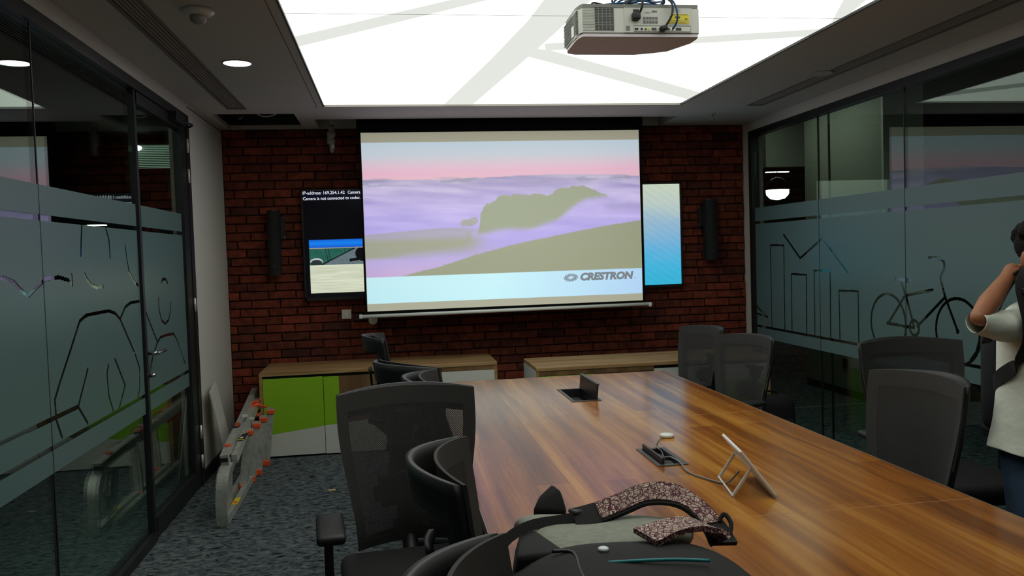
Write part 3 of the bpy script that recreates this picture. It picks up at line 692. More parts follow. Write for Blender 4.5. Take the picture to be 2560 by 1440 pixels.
text_mesh('display_text', 'Camera is not connected to codec.', 0.035, tm, tvl, (-0.682, 6.9785, 1.987), (1, 0, 0), (0, 0, 1), bold=0.0003, width=0.462, depth=0.0003)

# ---- column loudspeakers
def speaker(x, z0, z1, wd, lab, side):
    e = empty('column_loudspeaker', (x, 6.93, z0)); tag(e, lab, 'loudspeaker', 'column loudspeakers on the brick wall')
    h = z1-z0; bm = bmesh.new()
    pr = [(wd/2*math.cos(a), -0.045*math.sin(a)) for a in [math.pi*i/14 for i in range(15)]]+[(-wd/2, 0.05), (wd/2, 0.05)]
    prism(bm, pr, 'z', 0.008, h-0.008); finish('grille', bm, mat('speaker_cloth', (0.010, 0.010, 0.011), 0.8, bump=0.4, bscale=700), e)
    for z in (0, h-0.008): 
        bm = bmesh.new(); prism(bm, [(a*1.03, b*1.03) for a, b in pr], 'z', z, z+0.008); finish('end_cap', bm, M['black'], e)
    one('wall_bracket', M['black'], e, (side*wd*0.2-0.03, side*wd*0.2+0.03, 0.05, 0.118, h*0.45, h*0.95), (min(side*0.03, side*wd*0.9), max(side*0.03, side*wd*0.9), 0.05, 0.065, h*0.55, h*0.9))
    for z in (h*0.58, h*0.88):
        bm = bmesh.new(); cyl(bm, (side*wd*0.82, 0.066, z), (side*wd*0.82, 0.040, z), 0.006); finish('screw', bm, M['chrome'], e, True)
    one('badge', M['chrome'], e, (-0.008, 0.008, -0.047, -0.044, 0.07, 0.075))
speaker(-0.92, 1.384, 1.908, 0.094, 'slim black column loudspeaker on the bricks nearest the glass door', 1)
speaker(2.788, 1.389, 1.913, 0.112, 'slim black column loudspeaker with side bracket near the bicycle glazing', -1)

# ---- small things on the brick wall
e = empty('wall_switch', (-0.372, 7.02, 1.037)); tag(e, 'small square white switch plate on the bricks below the text display', 'switch')
bm = bmesh.new(); rbox(bm, (0, 0.006, 0), (0.078, 0.014, 0.078), 0.004); finish('plate', bm, M['plate'], e)
bm = bmesh.new(); rbox(bm, (0, -0.003, 0), (0.03, 0.008, 0.05), 0.002); finish('rocker', bm, M['white_plastic'], e)
e = empty('control_box', (-0.255, 7.0, 1.01)); tag(e, 'small black box on the bricks beside the white switch plate', 'control box')
bm = bmesh.new(); rbox(bm, (0, 0.01, 0), (0.10, 0.05, 0.055), 0.005); finish('housing', bm, M['black'], e)
one('lens', M['hub_in'], e, (-0.02, 0.02, -0.018, -0.014, -0.01, 0.01))
e = empty('wall_sensor', (-0.155, 6.96, 0.985)); tag(e, 'small white round sensor on the wall under the screen weight bar', 'sensor')
bm = bmesh.new(); cyl(bm, (0, -0.03, 0), (0, 0.08, 0), 0.036, n=20); finish('housing', bm, M['white_plastic'], e, False)
bm = bmesh.new(); cyl(bm, (0, -0.04, 0), (0, -0.029, 0), 0.02, n=16); finish('lens', bm, M['plate'], e)
e = empty('wrapped_cable_end', (-0.43, 6.9, 2.42)); tag(e, 'clear plastic wrapped cable end hanging from the ceiling beside the screen casing', 'cable')
bm = bmesh.new(); tube(bm, [(0, 0, 0.312), (0.0, 0, 0.24), (0.01, 0, 0.12), (-0.005, 0, 0.03), (0.01, 0, -0.03)], 0.007); finish('cable', bm, M['white_plastic'], e, True)
bm = bmesh.new(); tube(bm, [(0, 0, 0.16), (0.005, 0.0, 0.11), (-0.006, 0, 0.05), (0.004, 0, 0.0), (0.0, 0, -0.06)], lambda t: 0.012+0.022*math.sin(math.pi*min(1, t*0.9+0.1))*(1+0.25*math.sin(t*23)), n=9, sub=5); finish('plastic_wrap', bm, mat('wrap_film', s2l(150, 146, 138), 0.2), e)

# ---- ceiling fittings
def downlight(x, y, lit, lab):
    e = empty('downlight', (x, y, ZC)); tag(e, lab, 'downlight', 'round ceiling downlights')
    bm = bmesh.new(); lathe(bm, [(0.070, 0.0), (0.082, 0.0), (0.082, -0.004), (0.074, -0.006), (0.070, -0.003)], n=32); finish('rim', bm, M['ceiling'], e, True)
    bm = bmesh.new(); cyl(bm, (0, 0, -0.004), (0, 0, -0.0005), 0.0715, n=32); finish('diffuser', bm, M['lamp'] if lit else M['ceiling'], e)
downlight(-0.773, 4.685, True, 'lit round downlight in the ceiling between slot diffuser and luminous ceiling')
downlight(-0.773, 2.35, True, 'lit round downlight in the ceiling nearest the camera')
downlight(2.731, 4.948, False, 'unlit round downlight in the ceiling above the bicycle glazing')
e = empty('smoke_detector', (-0.764, 3.717, ZC)); tag(e, 'white round smoke detector on the ceiling ahead of the lit downlight', 'smoke detector')
bm = bmesh.new(); lathe(bm, [(0.066, 0.0), (0.066, -0.012), (0.054, -0.022), (0.04, -0.026)], n=28); finish('base', bm, M['white_plastic'], e, True)
bm = bmesh.new(); lathe(bm, [(0.034, -0.024), (0.033, -0.046), (0.022, -0.056), (0.004, -0.058)], n=24); finish('chamber', bm, mat('detector_grey', s2l(150, 148, 142), 0.5), e, True)
e = empty('sprinkler', (2.629, 6.454, ZC)); tag(e, 'small metal sprinkler head in the ceiling above the right loudspeaker', 'sprinkler')
bm = bmesh.new(); cyl(bm, (0, 0, 0), (0, 0, -0.004), 0.03, n=20); finish('escutcheon', bm, M['ceiling'], e)
bm = bmesh.new(); cyl(bm, (0, 0, -0.004), (0, 0, -0.045), 0.006); cyl(bm, (0, 0, -0.045), (0, 0, -0.048), 0.016, n=14); finish('head', bm, M['chrome'], e, True)

# ---- projector
e = pj = empty('projector', (0.955, 3.0, 2.285)); tag(e, 'white ceiling projector seen from its cable side, hung before the luminous ceiling', 'projector')
PW, PH, PD = 0.225, 0.108, 0.285
poly = [(-PW, 0.0), (PW-0.005, 0.0), (PW+0.002, 0.03), (PW-0.0, 0.10), (PW-0.05, 0.225), (PW-0.10, PD-0.03), (PW-0.17, PD), (-PW+0.03, PD), (-PW-0.002, PD-0.02), (-PW-0.012, PD-0.05), (-PW-0.014, 0.06), (-PW-0.008, 0.02)]
bm = bmesh.new(); prism(bm, poly, 'z', 0.008, PH); bmesh.ops.bevel(bm, geom=[x for x in bm.edges if abs(x.verts[0].co.z-x.verts[1].co.z) < 1e-6], offset=0.006, segments=2, affect='EDGES'); finish('body', bm, M['proj'], e)
bm = bmesh.new(); prism(bm, [(a*0.985, 0.004+b*0.975) for a, b in poly], 'z', 0.0, 0.010); finish('underside', bm, mat('projector_under', s2l(222, 214, 222), 0.5), e)
bm = bmesh.new(); prism(bm, [(a*0.99, 0.003+b*0.985) for a, b in poly], 'z', PH-0.002, PH+0.010); finish('top_cover', bm, M['projd'], e)
for k in range(15):
    z = 0.020+k*0.0056
    one('vent_fin', mat('projector_fin', s2l(150, 152, 146), 0.5), e, (-PW+0.0, -0.105, -0.0012, 0.002, z, z+0.0016), (-PW-0.0155, -PW-0.010, 0.03, PD-0.03, z, z+0.0016))
    for q in range(5): one('vent_slot', M['hub_in'], e, (-0.178+q*0.0145, -0.178+q*0.0145+0.0125, -0.002, 0.001, z+0.0024, z+0.0050))
one('side_sticker', M['white_plastic'], e, (-PW-0.0163, -PW-0.0155, 0.075, 0.115, 0.02, 0.06))
one('rear_panel', mat('projector_rear', s2l(200, 202, 194), 0.5), e, (-0.068, 0.192, -0.003, 0.002, 0.014, PH-0.004))
one('port_recess', M['projd'], e, (-0.032, 0.186, -0.0042, 0.0, 0.016, 0.040))
one('port_strip', M['proj'], e, (-0.032, 0.184, -0.0050, 0.0, 0.018, 0.036))
for x, wd, hh, mm in ((-0.027, 0.013, 0.007, 'hub_in'), (-0.007, 0.007, 0.007, 'hub_in'), (0.008, 0.006, 0.006, 'hub_in'), (0.020, 0.007, 0.007, 'yellow'), (0.040, 0.018, 0.008, 'hub'), (0.063, 0.005, 0.006, 'hub_in'), (0.093, 0.014, 0.007, 'hub_in'), (0.112, 0.012, 0.01, 'chrome'), (0.135, 0.020, 0.008, 'hub_in')):
    one('port', M[mm], e, (x-wd/2+0.004, x+wd/2+0.004, -0.0075, -0.0045, 0.0225, 0.0225+hh))
for k in range(6):
    for q in range(5): one('vent_slot', M['hub_in'], e, (0.004+q*0.0115, 0.0135+q*0.0115, -0.0042, -0.002, 0.046+k*0.0046, 0.0476+k*0.0046))
one('service_hatch', M['projd'], e, (-0.063, -0.047, -0.0038, -0.002, 0.020, 0.038))
one('power_inlet', M['hub_in'], e, (-0.034, -0.012, -0.004, 0.0, 0.080, 0.098))
text_mesh('brand_lettering', 'EIKI', 0.0085, M['hub'], e, (0.038, -0.0042, 0.088), (1, 0, 0), (0, 0, 1), bold=0.0002, width=0.019, depth=0.0002)
text_mesh('model_lettering', 'professional', 0.005, M['hub'], e, (0.010, -0.0042, 0.085), (1, 0, 0), (0, 0, 1), width=0.021, depth=0.0002)
one('warning_label', M['yellow'], e, (0.108, 0.180, -0.0052, -0.003, 0.058, 0.082)); one('warning_strip', M['yellow'], e, (0.094, 0.180, -0.0052, -0.003, 0.047, 0.055))
one('warning_print', M['hub'], e, (0.112, 0.176, -0.0056, -0.0050, 0.0785, 0.0800), (0.126, 0.146, -0.0056, -0.005, 0.066, 0.073), (0.164, 0.174, -0.0056, -0.005, 0.062, 0.066), (0.098, 0.170, -0.0056, -0.005, 0.0502, 0.0512))
one('rating_print', M['projd'], e, *[(0.112, 0.150-0.006*(k % 2), -0.0035, -0.0028, 0.089+k*0.004, 0.0902+k*0.004) for k in range(4)])
bm = bmesh.new(); rbox(bm, (-0.026, -0.014, 0.070), (0.030, 0.026, 0.026), 0.004); tube(bm, [(-0.018, -0.018, 0.075), (-0.008, -0.03, 0.10), (-0.006, -0.028, 0.14), (-0.02, 0.0, 0.20), (0.0, 0.1, 0.27)], 0.0048); finish('power_lead', bm, M['black'], e, True)
bm = bmesh.new(); rbox(bm, (0.076, -0.018, 0.026), (0.026, 0.028, 0.018), 0.004, mtx=Matrix.Rotation(-0.35, 4, 'Y')); tube(bm, [(0.084, -0.024, 0.034), (0.103, -0.036, 0.07), (0.106, -0.034, 0.11), (0.086, -0.02, 0.135), (0.05, 0.03, 0.15), (0.01, 0.12, 0.2)], 0.004); finish('display_lead', bm, M['black'], e, True)
bm = bmesh.new(); tube(bm, [(0.116, -0.010, 0.026), (0.126, -0.03, 0.055), (0.12, -0.034, 0.10), (0.10, -0.02, 0.135), (0.06, 0.03, 0.155), (0.0, 0.1, 0.2)], 0.0035); finish('network_lead', bm, M['blue'], e, True)
bm = bmesh.new()
for k in range(5): tube(bm, [(0.02+0.085*math.cos(a)*(1+0.05*k), 0.10+0.06*math.sin(a), 0.135+0.006*k+0.008*math.sin(3*a+k)) for a in [2*math.pi*i/14 for i in range(15)]], 0.0038, n=6, sub=2)
tube(bm, [(-0.16, 0.05, 0.125), (-0.08, 0.04, 0.132), (0.0, 0.05, 0.14)], 0.004); finish('coiled_lead', bm, M['blue'], e, True)
bm = bmesh.new(); tube(bm, [(-0.18, 0.05, 0.122), (-0.17, 0.045, 0.135), (-0.12, 0.05, 0.128), (-0.06, 0.05, 0.135), (-0.02, 0.06, 0.15)], 0.0035); tube(bm, [(-0.05, 0.04, 0.125), (-0.02, 0.04, 0.15), (0.03, 0.05, 0.165)], 0.004); finish('thin_lead', bm, M['black'], e, True)
bm = bmesh.new(); rbox(bm, (0.0, 0.13, 0.125), (0.16, 0.12, 0.012), 0.003); cyl(bm, (0.0, 0.13, 0.125), (0.0, 0.13, 0.295), 0.025); rbox(bm, (-0.06, 0.06, 0.118), (0.20, 0.02, 0.016), 0.002); finish('ceiling_mount', bm, mat('mount_grey', s2l(170, 172, 168), 0.5), e)

# ================================================================== FURNITURE
def cabinet(lab, x0, x1, yf, yb, bays, gapmat_bays, endmats):
    """bays: list of (xa, xb, z0, z1, recess, pieces) with pieces (name, material, polygon in x,z)"""
    e = empty('low_cabinet', ((x0+x1)/2, yf, 0)); ox = (x0+x1)/2; tag(e, lab, 'cabinet', 'low cabinets along the brick wall'); d = yb-yf
    X = lambda v: v-ox
    bm = bmesh.new(); rbox(bm, (0, d/2-0.004, 0.641), (x1-x0, d+0.008, 0.028), 0.002, 1); finish('top', bm, M['oak'], e)
    one('side_panel', endmats[0], e, (X(x0), X(x0)+0.022, 0, d, 0.012, 0.627)); one('side_panel', endmats[1], e, (X(x1)-0.022, X(x1), 0, d, 0.012, 0.627))
    one('side_edge', M['oak'], e, (X(x0)-0.0005, X(x0)+0.0225, -0.002, 0.001, 0.012, 0.627)); one('side_edge', M['oak'], e, (X(x1)-0.0225, X(x1)+0.0005, -0.002, 0.001, 0.012, 0.627))
    one('carcass', M['black'], e, (X(x0)+0.022, X(x1)-0.022, 0.03, d-0.002, 0.05, 0.627))
    one('plinth', M['black'], e, (X(x0)+0.03, X(x1)-0.03, 0.05, d-0.02, 0.0, 0.05))
    for nm, xa, xb, rec, pieces in bays:
        root = None
        for pn, pm, poly in pieces:
            bm = bmesh.new(); prism(bm, [(X(a), b) for a, b in poly], 'y', rec, rec+0.018)
            bmesh.ops.bevel(bm, geom=bm.edges[:], offset=0.0008, segments=1, affect='EDGES')
            o = finish(nm if root is None else pn, bm, pm, e if root is None else root)
            if root is None: root = o
    return e
R4 = lambda a, b, c, d: [(a, c), (b, c), (b, d), (a, d)]
G, WH, WN = M['green'], M['wlam'], M['walnut']
e = cabinet('low oak-topped cabinet with green and white doors beside the folded ladder', -1.010, 0.803, 6.45, 7.03, [
    ('door', 0, 0, -0.004, [('lower_panel', WH, [(-0.985, 0.016), (-0.541, 0.016), (-0.541, 0.229), (-0.985, 0.176)]), ('green_panel', G, [(-0.985, 0.1765), (-0.541, 0.2295), (-0.541, 0.607), (-0.985, 0.607)])]),
    ('door', 0, 0, 0.006, [('lower_panel', WH, [(-0.537, 0.010), (-0.075, 0.010), (-0.075, 0.27), (-0.537, 0.228)]), ('green_panel', G, [(-0.537, 0.2285), (-0.421, 0.2390), (-0.421, 0.603), (-0.537, 0.603)]), ('wood_panel', WN, [(-0.4205, 0.2392), (-0.075, 0.2705), (-0.075, 0.603), (-0.4205, 0.603)])]),
    ('door', 0, 0, -0.002, [('panel', WH, R4(-0.070, 0.362, 0.016, 0.592))]), ('drawer_front', 0, 0, -0.002, [('panel', WN, R4(-0.070, 0.362, 0.594, 0.624))]),
    ('door', 0, 0, -0.004, [('panel', WH, R4(0.366, 0.780, 0.016, 0.592))]), ('drawer_front', 0, 0, -0.004, [('panel', WN, R4(0.366, 0.780, 0.594, 0.624))]),
], None, (M['oak'], M['wlam']))
e = cabinet('low oak-topped cabinet with white end panel behind the far end of the table', 1.030, 2.843, 5.965, 6.545, [
    ('door', 0, 0, -0.004, [('green_panel', G, R4(1.054, 1.470, 0.12, 0.588)), ('lower_panel', WH, R4(1.054, 1.470, 0.016, 0.1195))]),
    ('door', 0, 0, -0.003, [('wood_panel', WN, R4(1.474, 1.922, 0.2, 0.588)), ('lower_panel', WH, R4(1.474, 1.922, 0.016, 0.1995))]), ('drawer_front', 0, 0, -0.003, [('panel', WN, R4(1.054, 1.922, 0.592, 0.625))]),
    ('door', 0, 0, 0.004, [('white_panel', WH, [(1.927, 0.385), (2.374, 0.455), (2.374, 0.603), (1.927, 0.603)]), ('green_panel', G, [(1.927, 0.016), (2.374, 0.016), (2.374, 0.4545), (1.927, 0.3845)])]),
    ('door', 0, 0, -0.004, [('white_panel', WH, [(2.378, 0.457), (2.819, 0.525), (2.819, 0.603), (2.378, 0.603)]), ('green_panel', G, [(2.378, 0.016), (2.819, 0.016), (2.819, 0.5245), (2.378, 0.4565)])]),
], None, (M['wlam'], M['oak']))

# ---- conference table
HUB1 = (0.872, 1.020, 4.015, 4.405); HUB2 = (0.886, 0.996, 2.727, 2.985)
tb = empty('conference_table', ((TX0+TX1)/2, (TY0+TY1)/2, 0)); tag(tb, 'long glossy wood-grain conference table running towards the projection screen', 'table')
tox, toy = tb.location.x, tb.location.y
seams = [TY0, 2.155, 3.540, TY1]
for a, b in zip(seams, seams[1:]):
    hs = [h for h in (HUB1, HUB2) if a < h[2] < b]
    bm = bmesh.new(); slab_holes(bm, TX0-tox, TX1-tox, a+0.0012-toy, b-0.0012-toy, TZ-0.03, TZ, [(h[0]-tox+0.012, h[1]-tox-0.012, h[2]-toy+0.012, h[3]-toy-0.012) for h in hs]); finish('table_top', bm, M['table'], tb)
eb = mat('edge_band', s2l(120, 112, 104), 0.4)
one('edge_band', eb, tb, (TX1-tox, TX1-tox+0.002, TY0-toy, TY1-toy, TZ-0.031, TZ+0.0003), (TX0-tox-0.002, TX0-tox, TY0-toy, TY1-toy, TZ-0.031, TZ+0.0003), (TX0-tox, TX1-tox, TY1-toy, TY1-toy+0.002, TZ-0.031, TZ+0.0003))
for y in (2.155, 3.540): one('seam_strip', mat('seam', s2l(176, 128, 84), 0.4), tb, (TX0-tox, TX1-tox, y-0.0012-toy, y+0.0012-toy, TZ-0.03, TZ+0.0002))
for y in (1.3, 2.85, 4.2): one('pedestal', M['black_metal'], tb, (-0.14, 0.14, y-0.22-toy, y+0.22-toy, 0, 0.5), (-0.10, 0.10, y-0.1-toy, y+0.1-toy, 0.5, 0.6))
one('frame_rail', M['black_metal'], tb, (-0.45, -0.40, TY0+0.2-toy, TY1-0.2-toy, 0.68, 0.72), (0.40, 0.45, TY0+0.2-toy, TY1-0.2-toy, 0.68, 0.72), (-0.10, 0.10, TY0+0.2-toy, TY1-0.2-toy, 0.585, 0.60))
def hub_box(lab, h, deep):
    x0, x1, y0, y1 = h; e = empty('cable_box', ((x0+x1)/2, (y0+y1)/2, TZ)); tag(e, lab, 'cable box', 'table cable boxes'); a, b = (x1-x0)/2, (y1-y0)/2
    bm = bmesh.new(); slab_holes(bm, -a, a, -b, b, 0.0004, 0.003, [(-a+0.016, a-0.016, -b+0.016, b-0.016)]); finish('bezel', bm, M['hub'], e)
    i, j = a-0.0155, b-0.0155
    one('well', M['hub_in'], e, (-i, i, -j, j, -deep-0.003, -deep), (-i, -i+0.003, -j, j, -deep, 0.0008), (i-0.003, i, -j, j, -deep, 0.0008), (-i, i, -j, -j+0.003, -deep, 0.0008), (-i, i, j-0.003, j, -deep, 0.0008))
    return e, i, j
hb, i, j = hub_box('black cable box with raised lid near the far end of the table', HUB1, 0.06)
bm = bmesh.new(); rbox(bm, (i-0.002, 0, 0.042), (0.010, 2*j+0.01, 0.078), 0.003, 2, Matrix.Rotation(0.10, 4, 'Y')); finish('lid', bm, M['hub_in'], hb)
one('lid_edge', M['hub'], hb, (i-0.004, i+0.011, -j-0.004, j+0.004, 0.079, 0.083))
one('socket_strip', M['black'], hb, (-i+0.005, i-0.02, -j+0.01, j-0.01, -0.058, -0.04))
bm = bmesh.new(); cyl(bm, (-i+0.012, j-0.004, -0.02), (-i+0.012, j-0.010, -0.02), 0.005); finish('button', bm, M['chrome'], hb)
hb2, i, j = hub_box('flat grey cable box with cables coming out beside the tablet', HUB2, 0.03)
one('lid', M['hub_in'], hb2, (-i+0.004, -i+0.012, -j, j, -0.004, 0.024))
one('socket_panel', M['hub'], hb2, (-i+0.018, i-0.006, -j+0.006, j-0.006, -0.028, -0.016)); one('socket', M['hub_in'], hb2, (-0.012, 0.022, 0.03, 0.085, -0.0165, -0.013), (-0.012, 0.022, -0.06, 0.0, -0.0165, -0.013))
one('divider', M['hub_in'], hb2, (-i+0.018, i-0.006, 0.008, 0.022, -0.018, -0.004))

# ---- things on the table
e = empty('microphone_puck', (1.063, 3.149, TZ)); tag(e, 'small white disc on the table behind the flat cable box', 'microphone')
bm = bmesh.new(); lathe(bm, [(0.024, 0.0), (0.028, 0.003), (0.0285, 0.010), (0.026, 0.0135), (0.004, 0.0145)], n=28); finish('disc', bm, M['white_plastic'], e, True)
bm = bmesh.new(); tube(bm, [(-0.02, -0.02, 0.004), (-0.05, -0.05, 0.004), (-0.075, -0.10, 0.004), (-0.10, -0.17, 0.006), (-0.10, -0.23, 0.004), (-0.105, -0.27, -0.012)], 0.0018, n=6); finish('lead', bm, mat('grey_lead', s2l(120, 118, 114), 0.4), e, True)
# tablet
T1 = Vector((1.003, 2.308, 0.892)); T2 = Vector((1.044, 2.542, 0.892)); B1 = Vector((1.106, 2.290, 0.753))
ey = (T2-T1).normalized(); ez = (T1-B1); ez = (ez-ey*ez.dot(ey)).normalized(); ex = ey.cross(ez)     # ex: screen normal
e = empty('touch_panel', (B1.x, B1.y, TZ)); tag(e, 'white tablet touch panel leaning on a square wire stand on the table', 'tablet')
def loc_m(o3): return Matrix(((ex.x, ey.x, ez.x, o3[0]), (ex.y, ey.y, ez.y, o3[1]), (ex.z, ey.z, ez.z, o3[2]), (0, 0, 0, 1)))
bm = bmesh.new(); rbox(bm, (0, 0.119, 0.0885), (0.010, 0.238, 0.172), 0.004, 2); bmesh.ops.transform(bm, matrix=loc_m((0, 0, 0.004)), verts=bm.verts[:]); finish('case', bm, M['white_plastic'], e)
bm = bmesh.new(); box(bm, 0.005, 0.0056, 0.015, 0.223, 0.015, 0.160); bmesh.ops.transform(bm, matrix=loc_m((0, 0, 0.004)), verts=bm.verts[:]); finish('screen', bm, M['hub_in'], e)
q = [Vector((1.029, 2.539, 0.753)), Vector((0.990, 2.340, 0.753))]; n_ = -ex
top = [T2*0.62+(B1+ey*0.238)*0.38+n_*0.006-ey*0.02, T1*0.62+B1*0.38+n_*0.006+ey*0.02]
bm = bmesh.new(); pts = [top[0], q[0], q[1], top[1], top[0]]
for a, b in zip(pts, pts[1:]):
    dv = (b-a); L_ = dv.length; d_ = dv.normalized(); u2 = d_.cross(ey if abs(d_.dot(ey)) < 0.9 else ex).normalized(); v2 = d_.cross(u2)
    mm = Matrix(((d_.x, u2.x, v2.x, (a.x+b.x)/2-B1.x), (d_.y, u2.y, v2.y, (a.y+b.y)/2-B1.y), (d_.z, u2.z, v2.z, (a.z+b.z)/2-TZ), (0, 0, 0, 1)))
    rbox(bm, (0, 0, 0), (L_+0.010, 0.010, 0.006), 0.002, 1, None); vs = [v for v in bm.verts if not v.tag]
    bmesh.ops.transform(bm, matrix=mm, verts=vs)
    for v in bm.verts: v.tag = True
finish('stand', bm, M['white_plastic'], e)
bm = bmesh.new(); W = lambda x, y, z: (x-B1.x, y-B1.y, z-TZ)
tube(bm, [W(1.05, 2.43, 0.80), W(1.02, 2.46, 0.757), W(0.985, 2.52, 0.755), W(0.955, 2.62, 0.755), W(0.968, 2.74, 0.758), W(0.955, 2.82, 0.758), W(0.94, 2.85, 0.735)], 0.0032, n=8); finish('lead', bm, mat('grey_lead', s2l(120, 118, 114), 0.4), e, True)

# ---- office chair: local frame faces -y, origin on the floor under the gas column
def hw(t): return 0.186+0.054*smooth(0.0, 0.85, np.array(t)).item()
def yb_(t): return 0.185+0.055*t**1.3+0.035*(1-min(1, t/0.3))**2*1.0
ZB, ZT = 0.485, 1.015
def bpt(s, t, sag, off, crown=0.012):
    z = ZB+(ZT-ZB)*t + crown*(1-s*s)*t
    return Vector((s*hw(t), yb_(t)+off+sag*(1-s*s), z))
def sheet(bm, cells_s, cells_t, keep, sag, off, th):
    """curved shell of small cells with thickness"""
    V = {}
    def vt(i, j, k):
        key = (i, j, k)
        if key not in V:
            V[key] = bm.verts.new(bpt(cells_s[i], cells_t[j], sag, off+(th if k else 0)))
        return V[key]
    K = {(i, j) for i in range(len(cells_s)-1) for j in range(len(cells_t)-1) if keep((cells_s[i]+cells_s[i+1])/2, (cells_t[j]+cells_t[j+1])/2)}
    for i, j in K:
        for k in (0, 1):
            f = [vt(i, j, k), vt(i+1, j, k), vt(i+1, j+1, k), vt(i, j+1, k)]
            bm.faces.new(f if k == 0 else f[::-1])
        for (di, dj, a, b) in ((-1, 0, (i, j), (i, j+1)), (1, 0, (i+1, j+1), (i+1, j)), (0, -1, (i+1, j), (i, j)), (0, 1, (i, j+1), (i+1, j+1))):
            if (i+di, j+dj) not in K: bm.faces.new([vt(*a, 0), vt(*b, 0), vt(*b, 1), vt(*a, 1)])
ls = lambda a, b, n: [a+(b-a)*k/n for k in range(n+1)]
chair0 = empty('office_chair'); e = chair0
SS = sorted(set(ls(-1, 1, 28)+[-0.84, 0.84])); TT = sorted(set(ls(0, 1, 18)+[0.885, 0.06]))
inner = lambda s, t: abs(s) < 0.84 and 0.06 < t < 0.885
bm = bmesh.new(); sheet(bm, SS, TT, inner, 0.072, 0.0, 0.004); finish('mesh_back', bm, M['mesh'], e, False)
bm = bmesh.new(); sheet(bm, SS, TT, lambda s, t: not inner(s, t), 0.072, 0.0, 0.008); bmesh.ops.bevel(bm, geom=[x for x in bm.edges if x.is_manifold and x.calc_face_angle(0) > 1.0 and any(abs(abs(v.co.x)-0.84*hw((v.co.z-ZB)/(ZT-ZB))) > 0.012 for v in x.verts)], offset=0.0015, segments=1, affect='EDGES'); finish('back_rim', bm, M['chair_rim'], e, False)
bm = bmesh.new(); sheet(bm, SS, TT, lambda s, t: (abs(s) > 0.87 or t > 0.84 or t < 0.08), 0.118, 0.014, 0.016); bmesh.ops.bevel(bm, geom=[x for x in bm.edges if x.is_manifold and x.calc_face_angle(0) > 1.0], offset=0.004, segments=2, affect='EDGES'); finish('back_frame', bm, M['black'], e, True)
bm = bmesh.new(); S2 = ls(-0.7, 0.7, 14); T2_ = ls(0.02, 0.62, 12)
def spine(s, t): return abs(s) < 0.20+0.10*math.cos(t*9) or (0.22 < t < 0.42 and abs(s) < 0.62-abs(t-0.32)*2.0)
sheet(bm, S2, T2_, spine, 0.105, 0.020, 0.012); finish('lumbar_support', bm, M['black'], e, True)
bm = bmesh.new(); tube(bm, [(0, 0.31, 0.72), (0, 0.33, 0.60), (0, 0.30, 0.48), (0, 0.20, 0.40), (0, 0.05, 0.385)], 0.028, n=8); finish('spine', bm, M['black'], e, True)
bm = bmesh.new(); rbox(bm, (0, -0.02, 0.455), (0.50, 0.47, 0.075), 0.035, 4); finish('seat', bm, M['black_soft'], e, True)
bm = bmesh.new(); rbox(bm, (0, 0, 0.395), (0.22, 0.28, 0.05), 0.012, 2); rbox(bm, (0, -0.02, 0.413), (0.44, 0.40, 0.02), 0.008, 2); finish('seat_mechanism', bm, M['black'], e)
for s in (-1, 1):
    bm = bmesh.new(); rbox(bm, (s*0.280, -0.005, 0.645), (0.088, 0.25, 0.032), 0.014, 3); finish('arm_pad', bm, M['black'], e, True)
    bm = bmesh.new(); rbox(bm, (s*0.288, 0.02, 0.535), (0.028, 0.065, 0.20), 0.008, 2); rbox(bm, (s*0.286, 0.02, 0.435), (0.036, 0.075, 0.09), 0.008, 2); rbox(bm, (s*0.21, 0.02, 0.398), (0.19, 0.06, 0.022), 0.005, 1); finish('arm_post', bm, M['black'], e, True)
bm = bmesh.new(); cyl(bm, (0, 0, 0.08), (0, 0, 0.38), 0.026); cyl(bm, (0, 0, 0.07), (0, 0, 0.22), 0.032); finish('gas_column', bm, M['black'], e, True)
for k in range(5):
    a = math.radians(90+72*k); bm = bmesh.new(); d = Vector((math.cos(a), math.sin(a), 0))
    tube(bm, [d*0.02+Vector((0, 0, 0.115)), d*0.15+Vector((0, 0, 0.10)), d*0.275+Vector((0, 0, 0.075))], lambda t: 0.026-0.008*t, n=8); lg_ = finish('base_leg', bm, M['black'], e, True)
    bm = bmesh.new(); w_ = Vector((-d.y, d.x, 0))
    for s in (-1, 1): cyl(bm, d*0.275+w_*s*0.008+Vector((0, 0, 0.028)), d*0.275+w_*s*0.028+Vector((0, 0, 0.028)), 0.028, n=14)
    cyl(bm, d*0.275+Vector((0, 0, 0.03)), d*0.275+Vector((0, 0, 0.078)), 0.008); finish('caster', bm, M['black'], lg_, True)
spots = [  # back-rest centre x, y, turn, height factor, label
    (0.040, 2.900, 5.4, 1.015, 'black mesh office chair turned towards the camera, large left of the table'),
    (0.167, 1.985, 84.4, 0.995, 'black mesh chair tucked against the left table edge, next to the backpack'),
    (0.140, 1.175, 80, 1.0, 'black mesh chair cut off by the bottom of the picture beside the backpack'),
    (0.175, 3.290, 88, 1.0, 'black mesh chair mostly hidden behind the large front chair'),
    (0.070, 3.790, 123, 1.0, 'black mesh chair turned partly away, just beyond the hidden one left of the table'),
    (-0.045, 5.180, 92, 1.0, 'farthest black mesh chair on the left, before the left cabinet'),
    (2.073, 5.420, -77.6, 0.931, 'mesh chair beyond the far right corner of the table'),
    (2.100, 4.770, -71, 0.931, 'mesh chair by the far right table corner, next to the floor bag'),
    (2.345, 3.475, -5, 1.02, 'mesh chair away from the table facing the camera, before the bicycle drawing'),
    (1.885, 2.790, -83.5, 0.98, 'nearest mesh chair on the right side of the table, next to the standing person'),
]
for k, (x, y, a, hf, lab) in enumerate(spots):
    o = chair0 if k == 0 else copy_tree(chair0); an = math.radians(a)
    o.rotation_euler = (0, 0, an); o.location = (x+math.sin(an)*0.24, y-math.cos(an)*0.24, 0); o.scale = (1, 1, hf)
    tag(o, lab, 'chair', 'office chairs around the table')
